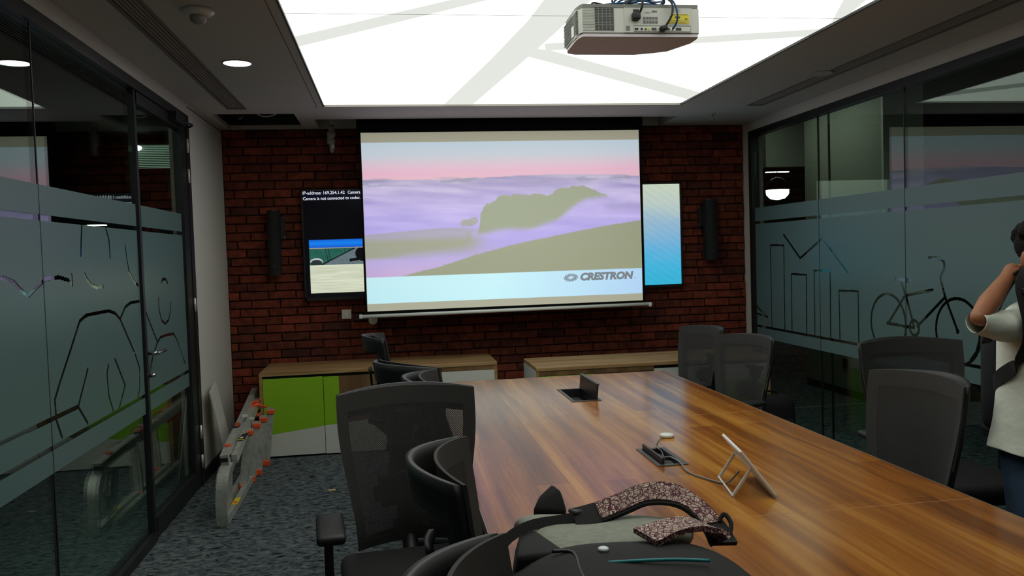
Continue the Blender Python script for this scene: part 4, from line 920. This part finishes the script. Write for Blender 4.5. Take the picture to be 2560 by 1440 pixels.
#@@DETAILS
# ================================================================== BAGS, LADDER, PERSON
def eval_mesh(name, bm, mods, m, parent, smooth=True):
    me = bpy.data.meshes.new('tmp'); bm.to_mesh(me); bm.free(); t = bpy.data.objects.new('tmp', me); C.objects.link(t)
    for typ, kw in mods:
        md = t.modifiers.new(typ, typ)
        for k, v in kw.items(): setattr(md, k, v)
    dg = bpy.context.evaluated_depsgraph_get(); out = bpy.data.meshes.new_from_object(t.evaluated_get(dg)); out.name = name
    bpy.data.objects.remove(t); bpy.data.meshes.remove(me)
    out.materials.clear(); out.materials.append(m)
    for p in out.polygons: p.use_smooth = smooth
    o = bpy.data.objects.new(name, out); C.objects.link(o)
    if parent: o.parent = parent
    return o
def cone_blob(bm, p, q, r0, r1, seg=12):
    """capsule with two radii (hull of two spheres)"""
    t = bmesh.new()
    for c, r in ((p, r0), (q, r1)):
        bmesh.ops.create_icosphere(t, subdivisions=2, radius=r, matrix=Matrix.Translation(c))
    g = bmesh.ops.convex_hull(t, input=t.verts[:])
    junk = [x for x in g['geom_interior'] if isinstance(x, bmesh.types.BMVert)]
    bmesh.ops.delete(t, geom=junk, context='VERTS'); append(bm, t)
def ell(bm, c, r, rot=None):
    t = bmesh.new(); bmesh.ops.create_icosphere(t, subdivisions=3, radius=1.0)
    mm = Matrix.Translation(c) @ (rot if rot else Matrix.Identity(4)) @ Matrix.Diagonal((*r, 1)); bmesh.ops.transform(t, matrix=mm, verts=t.verts[:]); append(bm, t)

# ---- backpack lying on the table
BX, BY = 0.44, 1.70
e = empty('backpack', (BX, BY, TZ)); tag(e, 'black backpack with grey back pad and patterned straps lying on the table', 'backpack')
L3 = lambda x, y, z: (x-BX, y-BY, z-TZ)
def bag_loft(prof, xs, fy, fz, cy):
    bm = bmesh.new(); rings = []
    for x in xs: rings.append([bm.verts.new(L3(x, cy(x)+(p[0]-cy(0.44))*fy(x), 0.752+(p[1]-0.752)*fz(x))) for p in prof])
    n = len(prof)
    for a, b in zip(rings, rings[1:]):
        for i in range(n): bm.faces.new((a[i], a[(i+1) % n], b[(i+1) % n], b[i]))
    bm.faces.new(rings[0][::-1]); bm.faces.new(rings[-1]); return bm
prof = [(1.30, 0.752), (1.255, 0.79), (1.27, 0.85), (1.36, 0.888), (1.48, 0.898), (1.58, 0.904), (1.64, 0.898), (1.70, 0.878), (1.76, 0.855), (1.82, 0.835), (1.86, 0.80), (1.86, 0.762), (1.80, 0.752)]
xs = [0.205, 0.215, 0.24, 0.29, 0.36, 0.44, 0.52, 0.60, 0.67, 0.705, 0.715]
ff = lambda x: max(0.35, 1-(abs(x-0.445)/0.262)**5*0.65)
bm = bag_loft(prof, xs, ff, lambda x: max(0.45, 1-(abs(x-0.445)/0.262)**4*0.55)+0.03*math.sin(x*21), lambda x: 1.56+0.03*(x-0.44))
eval_mesh('body', bm, [('SUBSURF', dict(levels=2))], M['black_soft'], e)
# grey padded back, a cushion of its own spreading beyond the body
bm = bmesh.new(); G0 = [(0.325, 1.635, 0.880), (0.42, 1.66, 0.892), (0.52, 1.655, 0.896), (0.60, 1.68, 0.892)]; G1 = [(0.285, 1.84, 0.874), (0.41, 1.81, 0.862), (0.52, 1.81, 0.886), (0.66, 1.755, 0.890)]; G2 = [(0.285, 2.06, 0.862), (0.40, 2.05, 0.850), (0.52, 1.99, 0.862), (0.68, 1.84, 0.872)]; G3 = [(0.275, 2.10, 0.79), (0.40, 2.09, 0.782), (0.53, 2.03, 0.785), (0.69, 1.88, 0.79)]
rows_ = [[bm.verts.new(L3(*p)) for p in g] for g in (G0, G1, G2, G3)]; low = [[bm.verts.new(L3(p[0], p[1]-0.01, max(0.753, p[2]-0.06))) for p in g] for g in (G0, G1, G2, G3)]
for R_, fl in ((rows_, False), (low, True)):
    for a, b in zip(R_, R_[1:]):
        for i in range(3):
            f = (a[i], a[i+1], b[i+1], b[i]); bm.faces.new(f if not fl else f[::-1])
for i in range(3):
    bm.faces.new((rows_[0][i], low[0][i], low[0][i+1], rows_[0][i+1])); bm.faces.new((rows_[3][i+1], low[3][i+1], low[3][i], rows_[3][i]))
    bm.faces.new((rows_[i+1][0], low[i+1][0], low[i][0], rows_[i][0])); bm.faces.new((rows_[i][3], low[i][3], low[i+1][3], rows_[i+1][3]))
bmesh.ops.recalc_face_normals(bm, faces=bm.faces[:])
eval_mesh('back_pad', bm, [('SUBSURF', dict(levels=3))], M['greybag'], e)
# black side gusset and lifted top flap
bm = bmesh.new(); hull = [L3(*p) for p in ((0.235, 1.66, 0.88), (0.335, 1.64, 0.89), (0.30, 1.98, 0.845), (0.275, 1.97, 0.78), (0.22, 1.72, 0.757), (0.30, 1.66, 0.757), (0.31, 1.90, 0.757))]
for p in hull: bm.verts.new(p)
bmesh.ops.convex_hull(bm, input=bm.verts[:]); eval_mesh('side_gusset', bm, [('BEVEL', dict(width=0.012, segments=2))], M['black_soft'], e)
bm = bmesh.new()
for p in ((0.335, 2.05, 0.85), (0.425, 2.06, 0.835), (0.415, 2.08, 0.885), (0.392, 2.09, 0.905), (0.355, 2.08, 0.872), (0.43, 2.10, 0.79), (0.34, 2.10, 0.79)): bm.verts.new(L3(*p))
bmesh.ops.convex_hull(bm, input=bm.verts[:]); eval_mesh('top_flap', bm, [('BEVEL', dict(width=0.008, segments=2))], M['black_soft'], e)
# straps
sp = [(0.405, 1.88, 0.872), (0.46, 1.875, 0.885), (0.52, 1.87, 0.905), (0.57, 1.86, 0.925), (0.62, 1.835, 0.930), (0.66, 1.79, 0.915), (0.685, 1.73, 0.885), (0.69, 1.68, 0.86)]
bm = bmesh.new(); ribbon(bm, [L3(*p) for p in sp], [(0, 0.75, 0.45)]*3+[(0.1, 0.75, 0.5)]*2+[(0.6, 0.6, 0.2), (0.8, 0.4, 0), (0.9, 0.3, 0)], None, 0.060, 0.010); finish('strap_backing', bm, M['black_soft'], e)
bm = bmesh.new(); ribbon(bm, [L3(p[0], p[1]-0.002, p[2]+0.0065) for p in sp[1:7]], [(0, 0.75, 0.45)]*2+[(0.1, 0.75, 0.5)]*2+[(0.6, 0.6, 0.2), (0.8, 0.4, 0)], None, 0.050, 0.004); o = finish('shoulder_strap', bm, M['strap'], e); o['label'] = 'maroon strap with white doodle print'
bm = bmesh.new(); ribbon(bm, [L3(*p) for p in ((0.50, 1.635, 0.906), (0.56, 1.66, 0.912), (0.62, 1.68, 0.910), (0.66, 1.685, 0.893), (0.68, 1.675, 0.868))], [(0.3, -0.8, -0.1), (0.2, -0.9, 0), (0.2, -0.9, 0), (0.3, -0.9, 0), (0.4, -0.8, 0)], None, 0.075, 0.012); o = finish('shoulder_strap', bm, M['strap'], e); o['label'] = 'maroon strap with white doodle print'
bm = bmesh.new(); ribbon(bm, [L3(*p) for p in ((0.195, 1.72, 0.86), (0.24, 1.80, 0.872), (0.30, 1.86, 0.874), (0.37, 1.885, 0.872), (0.42, 1.88, 0.878))], [(0, 0.5, 0.8)]*5, None, 0.024, 0.004); finish('webbing', bm, M['black_soft'], e)
bm = bmesh.new(); rbox(bm, L3(0.415, 1.90, 0.886), (0.032, 0.03, 0.010), 0.003, 1, Matrix.Rotation(0.4, 4, 'Z')); finish('buckle', bm, M['black'], e)
bm = bmesh.new(); tube(bm, [L3(0.70, 1.735, 0.89), L3(0.715, 1.74, 0.905), L3(0.722, 1.72, 0.89), L3(0.71, 1.70, 0.872)], 0.005); finish('side_loop', bm, M['black_soft'], e)
bm = bmesh.new(); tube(bm, [L3(0.392, 1.530, 0.9005), L3(0.45, 1.518, 0.9035), L3(0.52, 1.508, 0.9035), L3(0.585, 1.500, 0.8985)], 0.0035); o = finish('zip', bm, M['teal'], e, True); o['label'] = 'teal zip'
bm = bmesh.new(); lathe(bm, [(0.011, -0.004), (0.011, 0.001), (0.009, 0.003), (0.002, 0.0035)], c=L3(0.398, 1.585, 0.9075), n=20); o = finish('badge', bm, mat('badge_silver', s2l(215, 220, 225), 0.3), e, True); o['label'] = 'small round silver badge'
bm = bmesh.new(); tube(bm, [L3(0.30, 1.62, 0.898), L3(0.34, 1.60, 0.899), L3(0.335, 1.50, 0.893), L3(0.34, 1.36, 0.885)], 0.004); finish('pocket_seam', bm, M['black'], e, True)

# ---- bag on the floor at the far right
e = empty('floor_bag', (2.66, 5.58, 0)); tag(e, 'black bag standing on the floor behind the right chairs', 'bag')
bm = bmesh.new(); rbox(bm, (0, 0, 0.215), (0.34, 0.20, 0.43), 0.09, 4); rbox(bm, (0, -0.09, 0.15), (0.26, 0.08, 0.24), 0.035, 3); finish('body', bm, M['black_soft'], e, True)
bm = bmesh.new(); tube(bm, [(-0.05, 0, 0.425), (-0.035, 0, 0.452), (0.035, 0, 0.452), (0.05, 0, 0.425)], 0.008); finish('handle', bm, M['black'], e, True)

# ---- folded ladder lying on its side by the left wall
e = ld = empty('folding_ladder', (-1.0, 4.81, 0)); tag(e, 'folded aluminium ladder with orange fittings lying on its side by the left wall', 'ladder')
A3 = lambda x, y, z: (x+1.0, y-4.81, z)
def rail(nm, pts, wd, th, wdir, m=None):
    bm = bmesh.new(); ribbon(bm, [A3(*p) for p in pts], [wdir]*len(pts), None, wd, th, sub=5); return finish(nm, bm, m or M['alu'], e)
rail('upper_rail', [(-0.985, 4.93, 0.362), (-1.0, 5.2, 0.385), (-1.04, 5.9, 0.42), (-1.09, 6.75, 0.475)], 0.044, 0.058, (1, 0, 0.1))
rail('upper_rail', [(-0.945, 5.02, 0.345), (-0.96, 5.3, 0.365), (-1.0, 5.9, 0.40), (-1.035, 6.55, 0.435)], 0.030, 0.05, (1, 0, 0.1))
rail('flared_leg', [(-0.975, 4.97, 0.335), (-0.980, 4.90, 0.31), (-0.985, 4.845, 0.255), (-0.99, 4.82, 0.16), (-0.99, 4.818, 0.075), (-0.99, 4.83, 0.012)], 0.062, 0.014, (1, 0, 0))
rail('flared_leg', [(-1.02, 5.02, 0.30), (-1.025, 4.97, 0.27), (-1.03, 4.94, 0.2)], 0.03, 0.012, (1, 0, 0))
rail('lower_rail', [(-0.99, 4.83, 0.020), (-0.985, 5.0, 0.022), (-0.985, 5.4, 0.025), (-1.0, 6.3, 0.028)], 0.034, 0.04, (1, 0, 0.1))
rail('lower_rail', [(-1.04, 5.0, 0.022), (-1.05, 5.6, 0.025), (-1.07, 6.6, 0.03)], 0.030, 0.04, (1, 0, 0.1))
bm = bmesh.new(); prism(bm, [(0.19, 0.05), (0.36, 0.06), (0.42, 0.30), (0.22, 0.31), (0.15, 0.22)], 'x', -0.004, 0.004); finish('hinge_plate', bm, M['alu'], e)
for k, (y, zt, yt) in enumerate(((5.60, 0.40, 5.66), (5.80, 0.405, 5.86), (5.98, 0.41, 6.04), (6.24, 0.42, 6.28))):
    xx = 0.018*k
    r = rail('rung', [(-1.005+xx, y, 0.03), (-0.985+xx, (y+yt)/2, 0.22), (-0.962+xx, yt, zt)], 0.050, 0.034, (1, 0, 0))
    for p, sz in (((-1.005+xx, y-0.004, 0.022), (0.050, 0.046, 0.044)), ((-0.962+xx, yt-0.01, zt-0.03), (0.050, 0.046, 0.035))):
        bm = bmesh.new(); rbox(bm, A3(*p), sz, 0.006, 1); finish('orange_cap', bm, M['orange'], r)
for p in ((-0.993, 5.10, 0.405), (-0.965, 5.42, 0.385), (-1.09, 6.74, 0.475)):
    bm = bmesh.new(); rbox(bm, A3(*p), (0.036, 0.03, 0.03), 0.006, 1); finish('orange_cap', bm, M['orange'], e)
bm = bmesh.new(); rd = random.Random(3)
for k in range(4): tube(bm, [A3(-1.03+rd.uniform(-0.04, 0.04), 6.33+rd.uniform(-0.09, 0.09), 0.41+rd.uniform(-0.06, 0.06)) for _ in range(6)], 0.009, n=6)
tube(bm, [A3(-1.06, 6.2, 0.44), A3(-1.0, 6.25, 0.45), A3(-0.94, 6.3, 0.42)], 0.008, n=6); finish('orange_rope', bm, M['orange'], e, True)
one('brand_label', M['black'], e, (-0.045, -0.006, 0.72, 1.02, 0.434, 0.4365)); one('brand_print', M['orange'], e, *[(-0.038, -0.013, 0.74+k*0.034, 0.762+k*0.034, 0.4365, 0.4375) for k in range(8)])
one('notice_label', M['black'], e, (0.026, 0.062, 0.50, 0.68, 0.398, 0.401)); one('notice_print', M['white_plastic'], e, (0.032, 0.05, 0.52, 0.56, 0.401, 0.402)); one('notice_edge', M['yellow'], e, (0.026, 0.062, 0.49, 0.50, 0.398, 0.401))
one('small_label', M['black'], e, (-0.008, 0.034, 0.115, 0.22, 0.352, 0.375)); one('small_print', M['orange'], e, (0.0, 0.026, 0.13, 0.20, 0.3735, 0.3765))
one('caution_label', M['yellow'], e, (0.004, 0.036, 0.32, 0.46, 0.042, 0.0465)); one('caution_print', M['orange'], e, (0.010, 0.03, 0.34, 0.38, 0.0465, 0.0475))
for x, y, z in ((-1.045, 5.86, 0.450), (-1.0, 5.86, 0.428)): text_mesh('number_marking', '152', 0.05, M['white_plastic'], e, A3(x-0.005, y+0.02, z), (0.3, -0.95, -0.05), (0.95, 0.3, 0), bold=0.0015, depth=0.0008)

# ---- loose board, litter
bm = bmesh.new(); rbox(bm, (0, 0, 0.31), (0.012, 0.30, 0.62), 0.002, 1)
o = finish('leaning_board', bm, mat('board_white', s2l(196, 194, 186), 0.6), None); o.location = (-1.165, 6.12, 0.02); o.rotation_euler = (0.10, -0.17, 0.05); tag(o, 'white board leaning against the left wall behind the ladder', 'board')
bm = bmesh.new(); bmesh.ops.create_icosphere(bm, subdivisions=2, radius=0.02)
for v in bm.verts: v.co.z = max(0, v.co.z*0.7)+random.uniform(0, 0.002)
o = finish('litter_scrap', bm, M['black'], None); o.location = (-0.579, 5.815, 0.0); tag(o, 'small black scrap on the carpet before the green cabinet', 'litter')
bm = bmesh.new(); rbox(bm, (0, 0, 0.006), (0.05, 0.022, 0.010), 0.002, 1); o = finish('litter_chip', bm, mat('chip', s2l(196, 172, 130), 0.7), None); o.location = (-0.426, 5.428, 0); o.rotation_euler = (0, 0, 0.3); tag(o, 'small beige chip on the carpet beside the large front chair', 'litter')

# ---- standing person at the right edge
PXo, PYo = 2.235, 2.53
pe = empty('person', (PXo, PYo, 0)); tag(pe, 'person in white shirt and blue jeans with bent arm holding a black shoulder strap', 'person')
Q = lambda x, y, z: Vector((x-PXo, y-PYo, z))
SHO, ELB, WRI = Q(2.07, 2.54, 1.235), Q(1.845, 2.39, 1.248), Q(2.074, 2.545, 1.366)
HC = Q(2.170, 2.47, 1.430)
bm = bmesh.new()
cone_blob(bm, Q(2.235, 2.53, 0.85), Q(2.235, 2.53, 1.10), 0.12, 0.13); cone_blob(bm, Q(2.12, 2.535, 1.195), Q(2.35, 2.535, 1.195), 0.042, 0.042); cone_blob(bm, Q(2.20, 2.53, 1.10), Q(2.27, 2.53, 1.18), 0.11, 0.07)
cone_blob(bm, Q(2.23, 2.54, 1.24), HC+Vector((0.01, 0.03, -0.05)), 0.052, 0.05)                       # neck
ell(bm, HC+Vector((0, 0.015, 0.025)), (0.074, 0.092, 0.088)); ell(bm, HC+Vector((-0.01, -0.025, -0.04)), (0.056, 0.062, 0.072)); ell(bm, HC+Vector((-0.016, -0.05, -0.092)), (0.026, 0.024, 0.022))
cone_blob(bm, HC+Vector((-0.014, -0.082, 0.004)), HC+Vector((-0.018, -0.104, -0.032)), 0.009, 0.014)     # nose
cone_blob(bm, HC+Vector((-0.036, -0.078, -0.064)), HC+Vector((0.008, -0.080, -0.064)), 0.008, 0.008)     # lips
cone_blob(bm, HC+Vector((-0.050, -0.068, 0.018)), HC+Vector((0.022, -0.074, 0.018)), 0.010, 0.010)       # brow ridge
for s in (-1, 1): ell(bm, HC+Vector((s*0.074, 0.022, -0.008)), (0.010, 0.020, 0.030))
cone_blob(bm, Q(2.10, 2.535, 1.205), ELB, 0.036, 0.027); cone_blob(bm, ELB, ELB.lerp(WRI, 0.35), 0.027, 0.035); cone_blob(bm, ELB.lerp(WRI, 0.35), WRI, 0.035, 0.023)
hd = (WRI-ELB).normalized(); HN = WRI+hd*0.05
cone_blob(bm, WRI, HN, 0.024, 0.027); sd_ = Vector((0.35, -0.75, 0.1)).normalized()
for k, (ln, off) in enumerate(((0.040, -0.026), (0.046, -0.009), (0.043, 0.009), (0.034, 0.025))):
    b0 = HN+hd*0.018+sd_*off; b1 = b0+hd*ln*0.7+Vector((0.012, -0.012, -0.004)); b2 = b1+Vector((0.022, -0.016, -0.020))
    cone_blob(bm, b0, b1, 0.0095, 0.0085); cone_blob(bm, b1, b2, 0.0085, 0.0075)
cone_blob(bm, WRI+hd*0.02+sd_*0.018, WRI+hd*0.05+sd_*0.048, 0.011, 0.009); cone_blob(bm, WRI+hd*0.05+sd_*0.048, WRI+hd*0.075+sd_*0.046+Vector((0.01, -0.008, 0)), 0.009, 0.008)
S_L, E_L, W_L = Q(2.385, 2.54, 1.20), Q(2.46, 2.56, 0.98), Q(2.40, 2.44, 0.76)
cone_blob(bm, S_L, E_L, 0.036, 0.034); cone_blob(bm, E_L, W_L, 0.037, 0.025); cone_blob(bm, W_L, W_L+Vector((-0.01, -0.02, -0.06)), 0.025, 0.028)
for k in range(4): 
    b0 = W_L+Vector((-0.03+0.018*k, -0.025, -0.075)); cone_blob(bm, b0, b0+Vector((0, -0.004, -0.035)), 0.0095, 0.0085); cone_blob(bm, b0+Vector((0, -0.004, -0.035)), b0+Vector((0.0, 0.012, -0.06)), 0.0085, 0.0075)
cone_blob(bm, W_L+Vector((-0.03, -0.03, -0.03)), W_L+Vector((-0.045, -0.045, -0.075)), 0.011, 0.009)
for s in (-1, 1):
    hp, kn, an = Q(2.235+s*0.085, 2.53, 0.80), Q(2.235+s*0.10, 2.51, 0.44), Q(2.235+s*0.105, 2.54, 0.09)
    cone_blob(bm, hp, kn, 0.075, 0.05); cone_blob(bm, kn, an, 0.048, 0.034); cone_blob(bm, an, an+Vector((0.0, -0.12, -0.05)), 0.035, 0.03)
body = eval_mesh('body', bm, [('REMESH', dict(mode='VOXEL', voxel_size=0.006)), ('SMOOTH', dict(factor=0.5, iterations=4))], M['skin'], pe)
# shirt: torso and one rolled sleeve, loose hem
bm = bmesh.new(); rings = []; NS = 36
for z, rx, ry, cx, cy in ((0.765, 0.236, 0.150, 2.235, 2.52), (0.82, 0.222, 0.145, 2.235, 2.52), (0.90, 0.205, 0.14, 2.235, 2.52), (1.0, 0.192, 0.135, 2.235, 2.52), (1.10, 0.188, 0.132, 2.235, 2.525), (1.18, 0.192, 0.122, 2.235, 2.53), (1.235, 0.180, 0.100, 2.235, 2.535), (1.268, 0.125, 0.082, 2.232, 2.54), (1.285, 0.078, 0.072, 2.23, 2.535)):
    ring = []
    for k in range(NS):
        a = 2*math.pi*k/NS; fr = 1+(0.018*math.sin(5*a+z*19)+0.014*math.sin(9*a-z*33))*(1 if z < 1.2 else 0.3)
        zz = z+(0.022*math.cos(2*a) if z < 0.78 else 0)
        ring.append(bm.verts.new(Q(cx+rx*fr*math.cos(a), cy+ry*fr*math.sin(a), zz)))
    rings.append(ring)
for a, b in zip(rings, rings[1:]):
    for k in range(NS): bm.faces.new((a[k], a[(k+1) % NS], b[(k+1) % NS], b[k]))
shirt = eval_mesh('shirt', bm, [('SOLIDIFY', dict(thickness=0.005, offset=1)), ('SUBSURF', dict(levels=2))], M['shirt'], pe)
def sleeve(p, q, ra, rb, nm):
    bm = bmesh.new(); d = (q-p); n = 8; rr = []
    u1 = d.normalized().orthogonal().normalized(); v1 = d.normalized().cross(u1)
    for i in range(n+1):
        t = i/n; r = ra+(rb-ra)*t; c = p+d*t+Vector((0, 0, -0.010*math.sin(math.pi*t)))
        rr.append([bm.verts.new(c+(u1*math.cos(2*math.pi*k/20)+v1*math.sin(2*math.pi*k/20))*r*(1+0.05*math.sin(3*2*math.pi*k/20+i*1.3)+0.03*math.sin(i*2.2))) for k in range(20)])
    for a, b in zip(rr, rr[1:]):
        for k in range(20): bm.faces.new((a[k], a[(k+1) % 20], b[(k+1) % 20], b[k]))
    return eval_mesh(nm, bm, [('SOLIDIFY', dict(thickness=0.004, offset=1)), ('SUBSURF', dict(levels=1))], M['shirt'], shirt)
sleeve(Q(2.13, 2.53, 1.205), ELB+Vector((-0.014, -0.004, -0.014)), 0.062, 0.032, 'sleeve'); sleeve(Q(2.36, 2.54, 1.215), E_L+Vector((0, 0, 0.03)), 0.075, 0.055, 'sleeve')
bm = bmesh.new(); ribbon(bm, [Q(2.14, 2.50, 1.262), Q(2.175, 2.455, 1.268), Q(2.22, 2.435, 1.245)], [(0.4, 0.3, 0.8), (0.2, 0.3, 0.9), (-0.2, 0.2, 0.9)], None, 0.045, 0.005); ribbon(bm, [Q(2.32, 2.50, 1.262), Q(2.285, 2.455, 1.268), Q(2.24, 2.435, 1.245)], [(-0.4, 0.3, 0.8), (-0.2, 0.3, 0.9), (0.2, 0.2, 0.9)], None, 0.045, 0.005); finish('collar', bm, M['shirt'], shirt)
for z in (0.84, 0.93, 1.02, 1.11, 1.19):
    bm = bmesh.new(); cyl(bm, Q(2.195, 2.392+(0.012 if z > 1.15 else 0), z), Q(2.195, 2.376, z), 0.006, n=12); finish('button', bm, mat('button_grey', s2l(120, 124, 130), 0.4), shirt)
bm = bmesh.new()
for s in (-1, 1):
    hp, kn, an = Q(2.235+s*0.085, 2.525, 0.82), Q(2.235+s*0.10, 2.505, 0.44), Q(2.235+s*0.105, 2.54, 0.07)
    cone_blob(bm, hp, hp.lerp(kn, 0.35), 0.112, 0.098); cone_blob(bm, hp.lerp(kn, 0.35), kn, 0.098, 0.072); cone_blob(bm, kn, an, 0.072, 0.062)
cone_blob(bm, Q(2.16, 2.525, 0.86), Q(2.31, 2.525, 0.86), 0.11, 0.11)
eval_mesh('jeans', bm, [('REMESH', dict(mode='VOXEL', voxel_size=0.01)), ('SMOOTH', dict(factor=0.5, iterations=3))], M['jeans'], pe)
for s in (-1, 1):
    bm = bmesh.new(); rbox(bm, Q(2.235+s*0.108, 2.49, 0.045), (0.09, 0.25, 0.085), 0.035, 3); finish('shoe', bm, M['black'], pe, True)
# hair: a cap of short curls
bm = bmesh.new(); rd = random.Random(5)
ell(bm, HC+Vector((0.0, 0.030, 0.045)), (0.080, 0.092, 0.078))
for k in range(90):
    a = rd.uniform(0, 2*math.pi); b = rd.uniform(0.05, 1.35); d = Vector((math.cos(a)*math.sin(b), math.sin(a)*math.sin(b), math.cos(b)))
    if d.y < -0.62 and d.z < 0.45: continue
    ell(bm, HC+Vector((0, 0.022, 0.040))+Vector((d.x*0.082, d.y*0.094, d.z*0.086)), [rd.uniform(0.013, 0.024)]*3)
for k in range(9): ell(bm, HC+Vector((-0.07+0.015*k, -0.060-0.02*math.sin(math.pi*k/8), 0.075+rd.uniform(-0.01, 0.015))), (0.018, 0.018, 0.016))
eval_mesh('hair', bm, [('REMESH', dict(mode='VOXEL', voxel_size=0.005)), ('SMOOTH', dict(factor=0.5, iterations=1))], M['hair'], pe)
for s in (-1, 1):
    bm = bmesh.new(); ell(bm, HC+Vector((-0.014+s*0.030, -0.074, 0.002)), (0.011, 0.008, 0.007)); ey_ = finish('eye', bm, mat('eye_white', s2l(190, 186, 180), 0.3), pe, True)
    bm = bmesh.new(); ell(bm, HC+Vector((-0.016+s*0.030, -0.0805, 0.001)), (0.0048, 0.003, 0.0052)); finish('iris', bm, M['hair'], ey_, True)
    bm = bmesh.new(); tube(bm, [HC+Vector((-0.014+s*0.048, -0.066, 0.022)), HC+Vector((-0.014+s*0.030, -0.086, 0.028)), HC+Vector((-0.014+s*0.012, -0.090, 0.023))], 0.0045, n=6); finish('eyebrow', bm, M['hair'], pe, True)
# shoulder bag carried by the strap
e = empty('shoulder_bag', (2.19, 2.80, 0.75)); tag(e, 'dark bag carried behind the person by a black strap', 'bag')
K3 = lambda x, y, z: (x-2.19, y-2.80, z-0.75)
bm = bmesh.new(); rbox(bm, K3(2.315, 2.76, 0.98), (0.30, 0.14, 0.40), 0.05, 3); finish('body', bm, mat('navy_bag', s2l(16, 18, 26), 0.8), e, True)
bm = bmesh.new(); ribbon(bm, [K3(2.10, 2.45, 1.415), K3(2.055, 2.42, 1.395), K3(2.022, 2.41, 1.345), K3(2.022, 2.40, 1.29), K3(2.030, 2.395, 1.22), K3(2.046, 2.415, 1.15), K3(2.043, 2.465, 1.08), K3(2.034, 2.53, 1.03), K3(2.062, 2.598, 0.99), K3(2.13, 2.66, 0.96), K3(2.20, 2.70, 0.94)], [(0.3, -0.6, 0.3), (0.8, -0.5, 0.2), (0.9, -0.3, 0), (0.9, -0.2, 0), (1, 0, 0), (0.8, -0.4, 0.3), (0.3, -0.5, 0.8), (0, 0.3, 1), (0.1, 0.2, 1), (0.2, 0.1, 1), (0.2, 0, 1)], None, 0.050, 0.004); ribbon(bm, [K3(2.10, 2.45, 1.415), K3(2.10, 2.55, 1.36), K3(2.12, 2.66, 1.25), K3(2.13, 2.72, 1.12)], [(1, 0.2, 0)]*4, None, 0.045, 0.005); finish('strap', bm, M['black_soft'], e)
bm = bmesh.new(); rbox(bm, K3(2.024, 2.402, 1.325), (0.03, 0.02, 0.022), 0.005, 2); finish('strap_slider', bm, M['black'], e)

# ---- lamps, seen and added, in the corridors beyond the glass
def pendant(x, y, z, r, lab):
    e = empty('pendant_lamp', (x, y, z)); tag(e, lab, 'lamp')
    bm = bmesh.new(); lathe(bm, [(0.02, r*1.1), (r*0.5, r*0.95), (r*0.9, r*0.5), (r, 0.0), (r*0.96, 0.0)], n=24); finish('shade', bm, M['black'], e, True)
    bm = bmesh.new(); lathe(bm, [(r*0.97, 0.0), (r*0.92, -r*0.4), (r*0.6, -r*0.75), (0.01, -r*0.85)], n=24); finish('globe', bm, M['corr_lamp'], e, True)
    bm = bmesh.new(); cyl(bm, (0, 0, r*1.1), (0, 0, 3.0-z), 0.006); finish('cord', bm, M['black'], e)
pendant(5.65, 11.5, 2.30, 0.17, 'lit dome pendant lamp far behind the right glazing')
def batten(lab, x, y, z, lx, ly, drop):
    e = empty('corridor_light', (x, y, z)); tag(e, lab, 'light')
    one('housing', M['black'], e, (-lx/2-0.02, lx/2+0.02, -ly/2-0.02, ly/2+0.02, 0.003, 0.05)); one('diffuser', M['corr_lamp'], e, (-lx/2, lx/2, -ly/2, ly/2, -0.006, 0.003))
    bm = bmesh.new()
    for s in (-1, 1): cyl(bm, (s*lx*0.3, 0, 0.05), (s*lx*0.3, 0, drop), 0.004, n=6)
    finish('rod', bm, M['black'], e)
batten('slim lit ceiling strip far behind the right glazing above the pendant', 5.75, 11.7, 2.58, 0.35, 0.06, 0.42)
batten('added unseen strip light brightening the corridor outside the right glazing', 3.85, 7.6, 2.92, 0.12, 1.2, 0.08)  # out-of-view lamp added to brighten the right corridor wall
batten('added unseen strip light outside the right glazing nearer the camera', 3.85, 4.4, 2.92, 0.12, 1.2, 0.08)  # second lamp added out of view to lift the dark right corridor
e = empty('louvre_light', (-2.62, 10.0, 2.60)); tag(e, 'pale green lit louvre panel seen through the glass door on the left', 'light')
one('housing', M['black'], e, (-0.225, 0.225, 0.01, 0.05, -0.02, 0.28)); one('diffuser', emis('louvre_glow', (0.42, 0.60, 0.47), 0.55), e, (-0.20, 0.20, 0.0, 0.01, 0.0, 0.26))
for k in range(13): one('slat', M['black'], e, (-0.20, 0.20, -0.012, 0.0, 0.006+k*0.02, 0.013+k*0.02))
bm = bmesh.new(); ell(bm, (-0.16, -0.03, 0.225), (0.05, 0.03, 0.03)); finish('bulb', bm, M['corr_lamp'], e, True)
bm = bmesh.new(); cyl(bm, (0, 0.03, 0.28), (0, 0.03, 0.40), 0.006); finish('rod', bm, M['black'], e)
batten('added unseen strip light outside the left glazing nearer the camera', -2.35, 4.2, 2.92, 0.25, 1.2, 0.08)  # unseen lamp added so the left corridor shows less dark through the glass
batten('small lit strip low behind the left glazing', -3.0, 9.2, 1.93, 0.16, 0.10, 1.07)
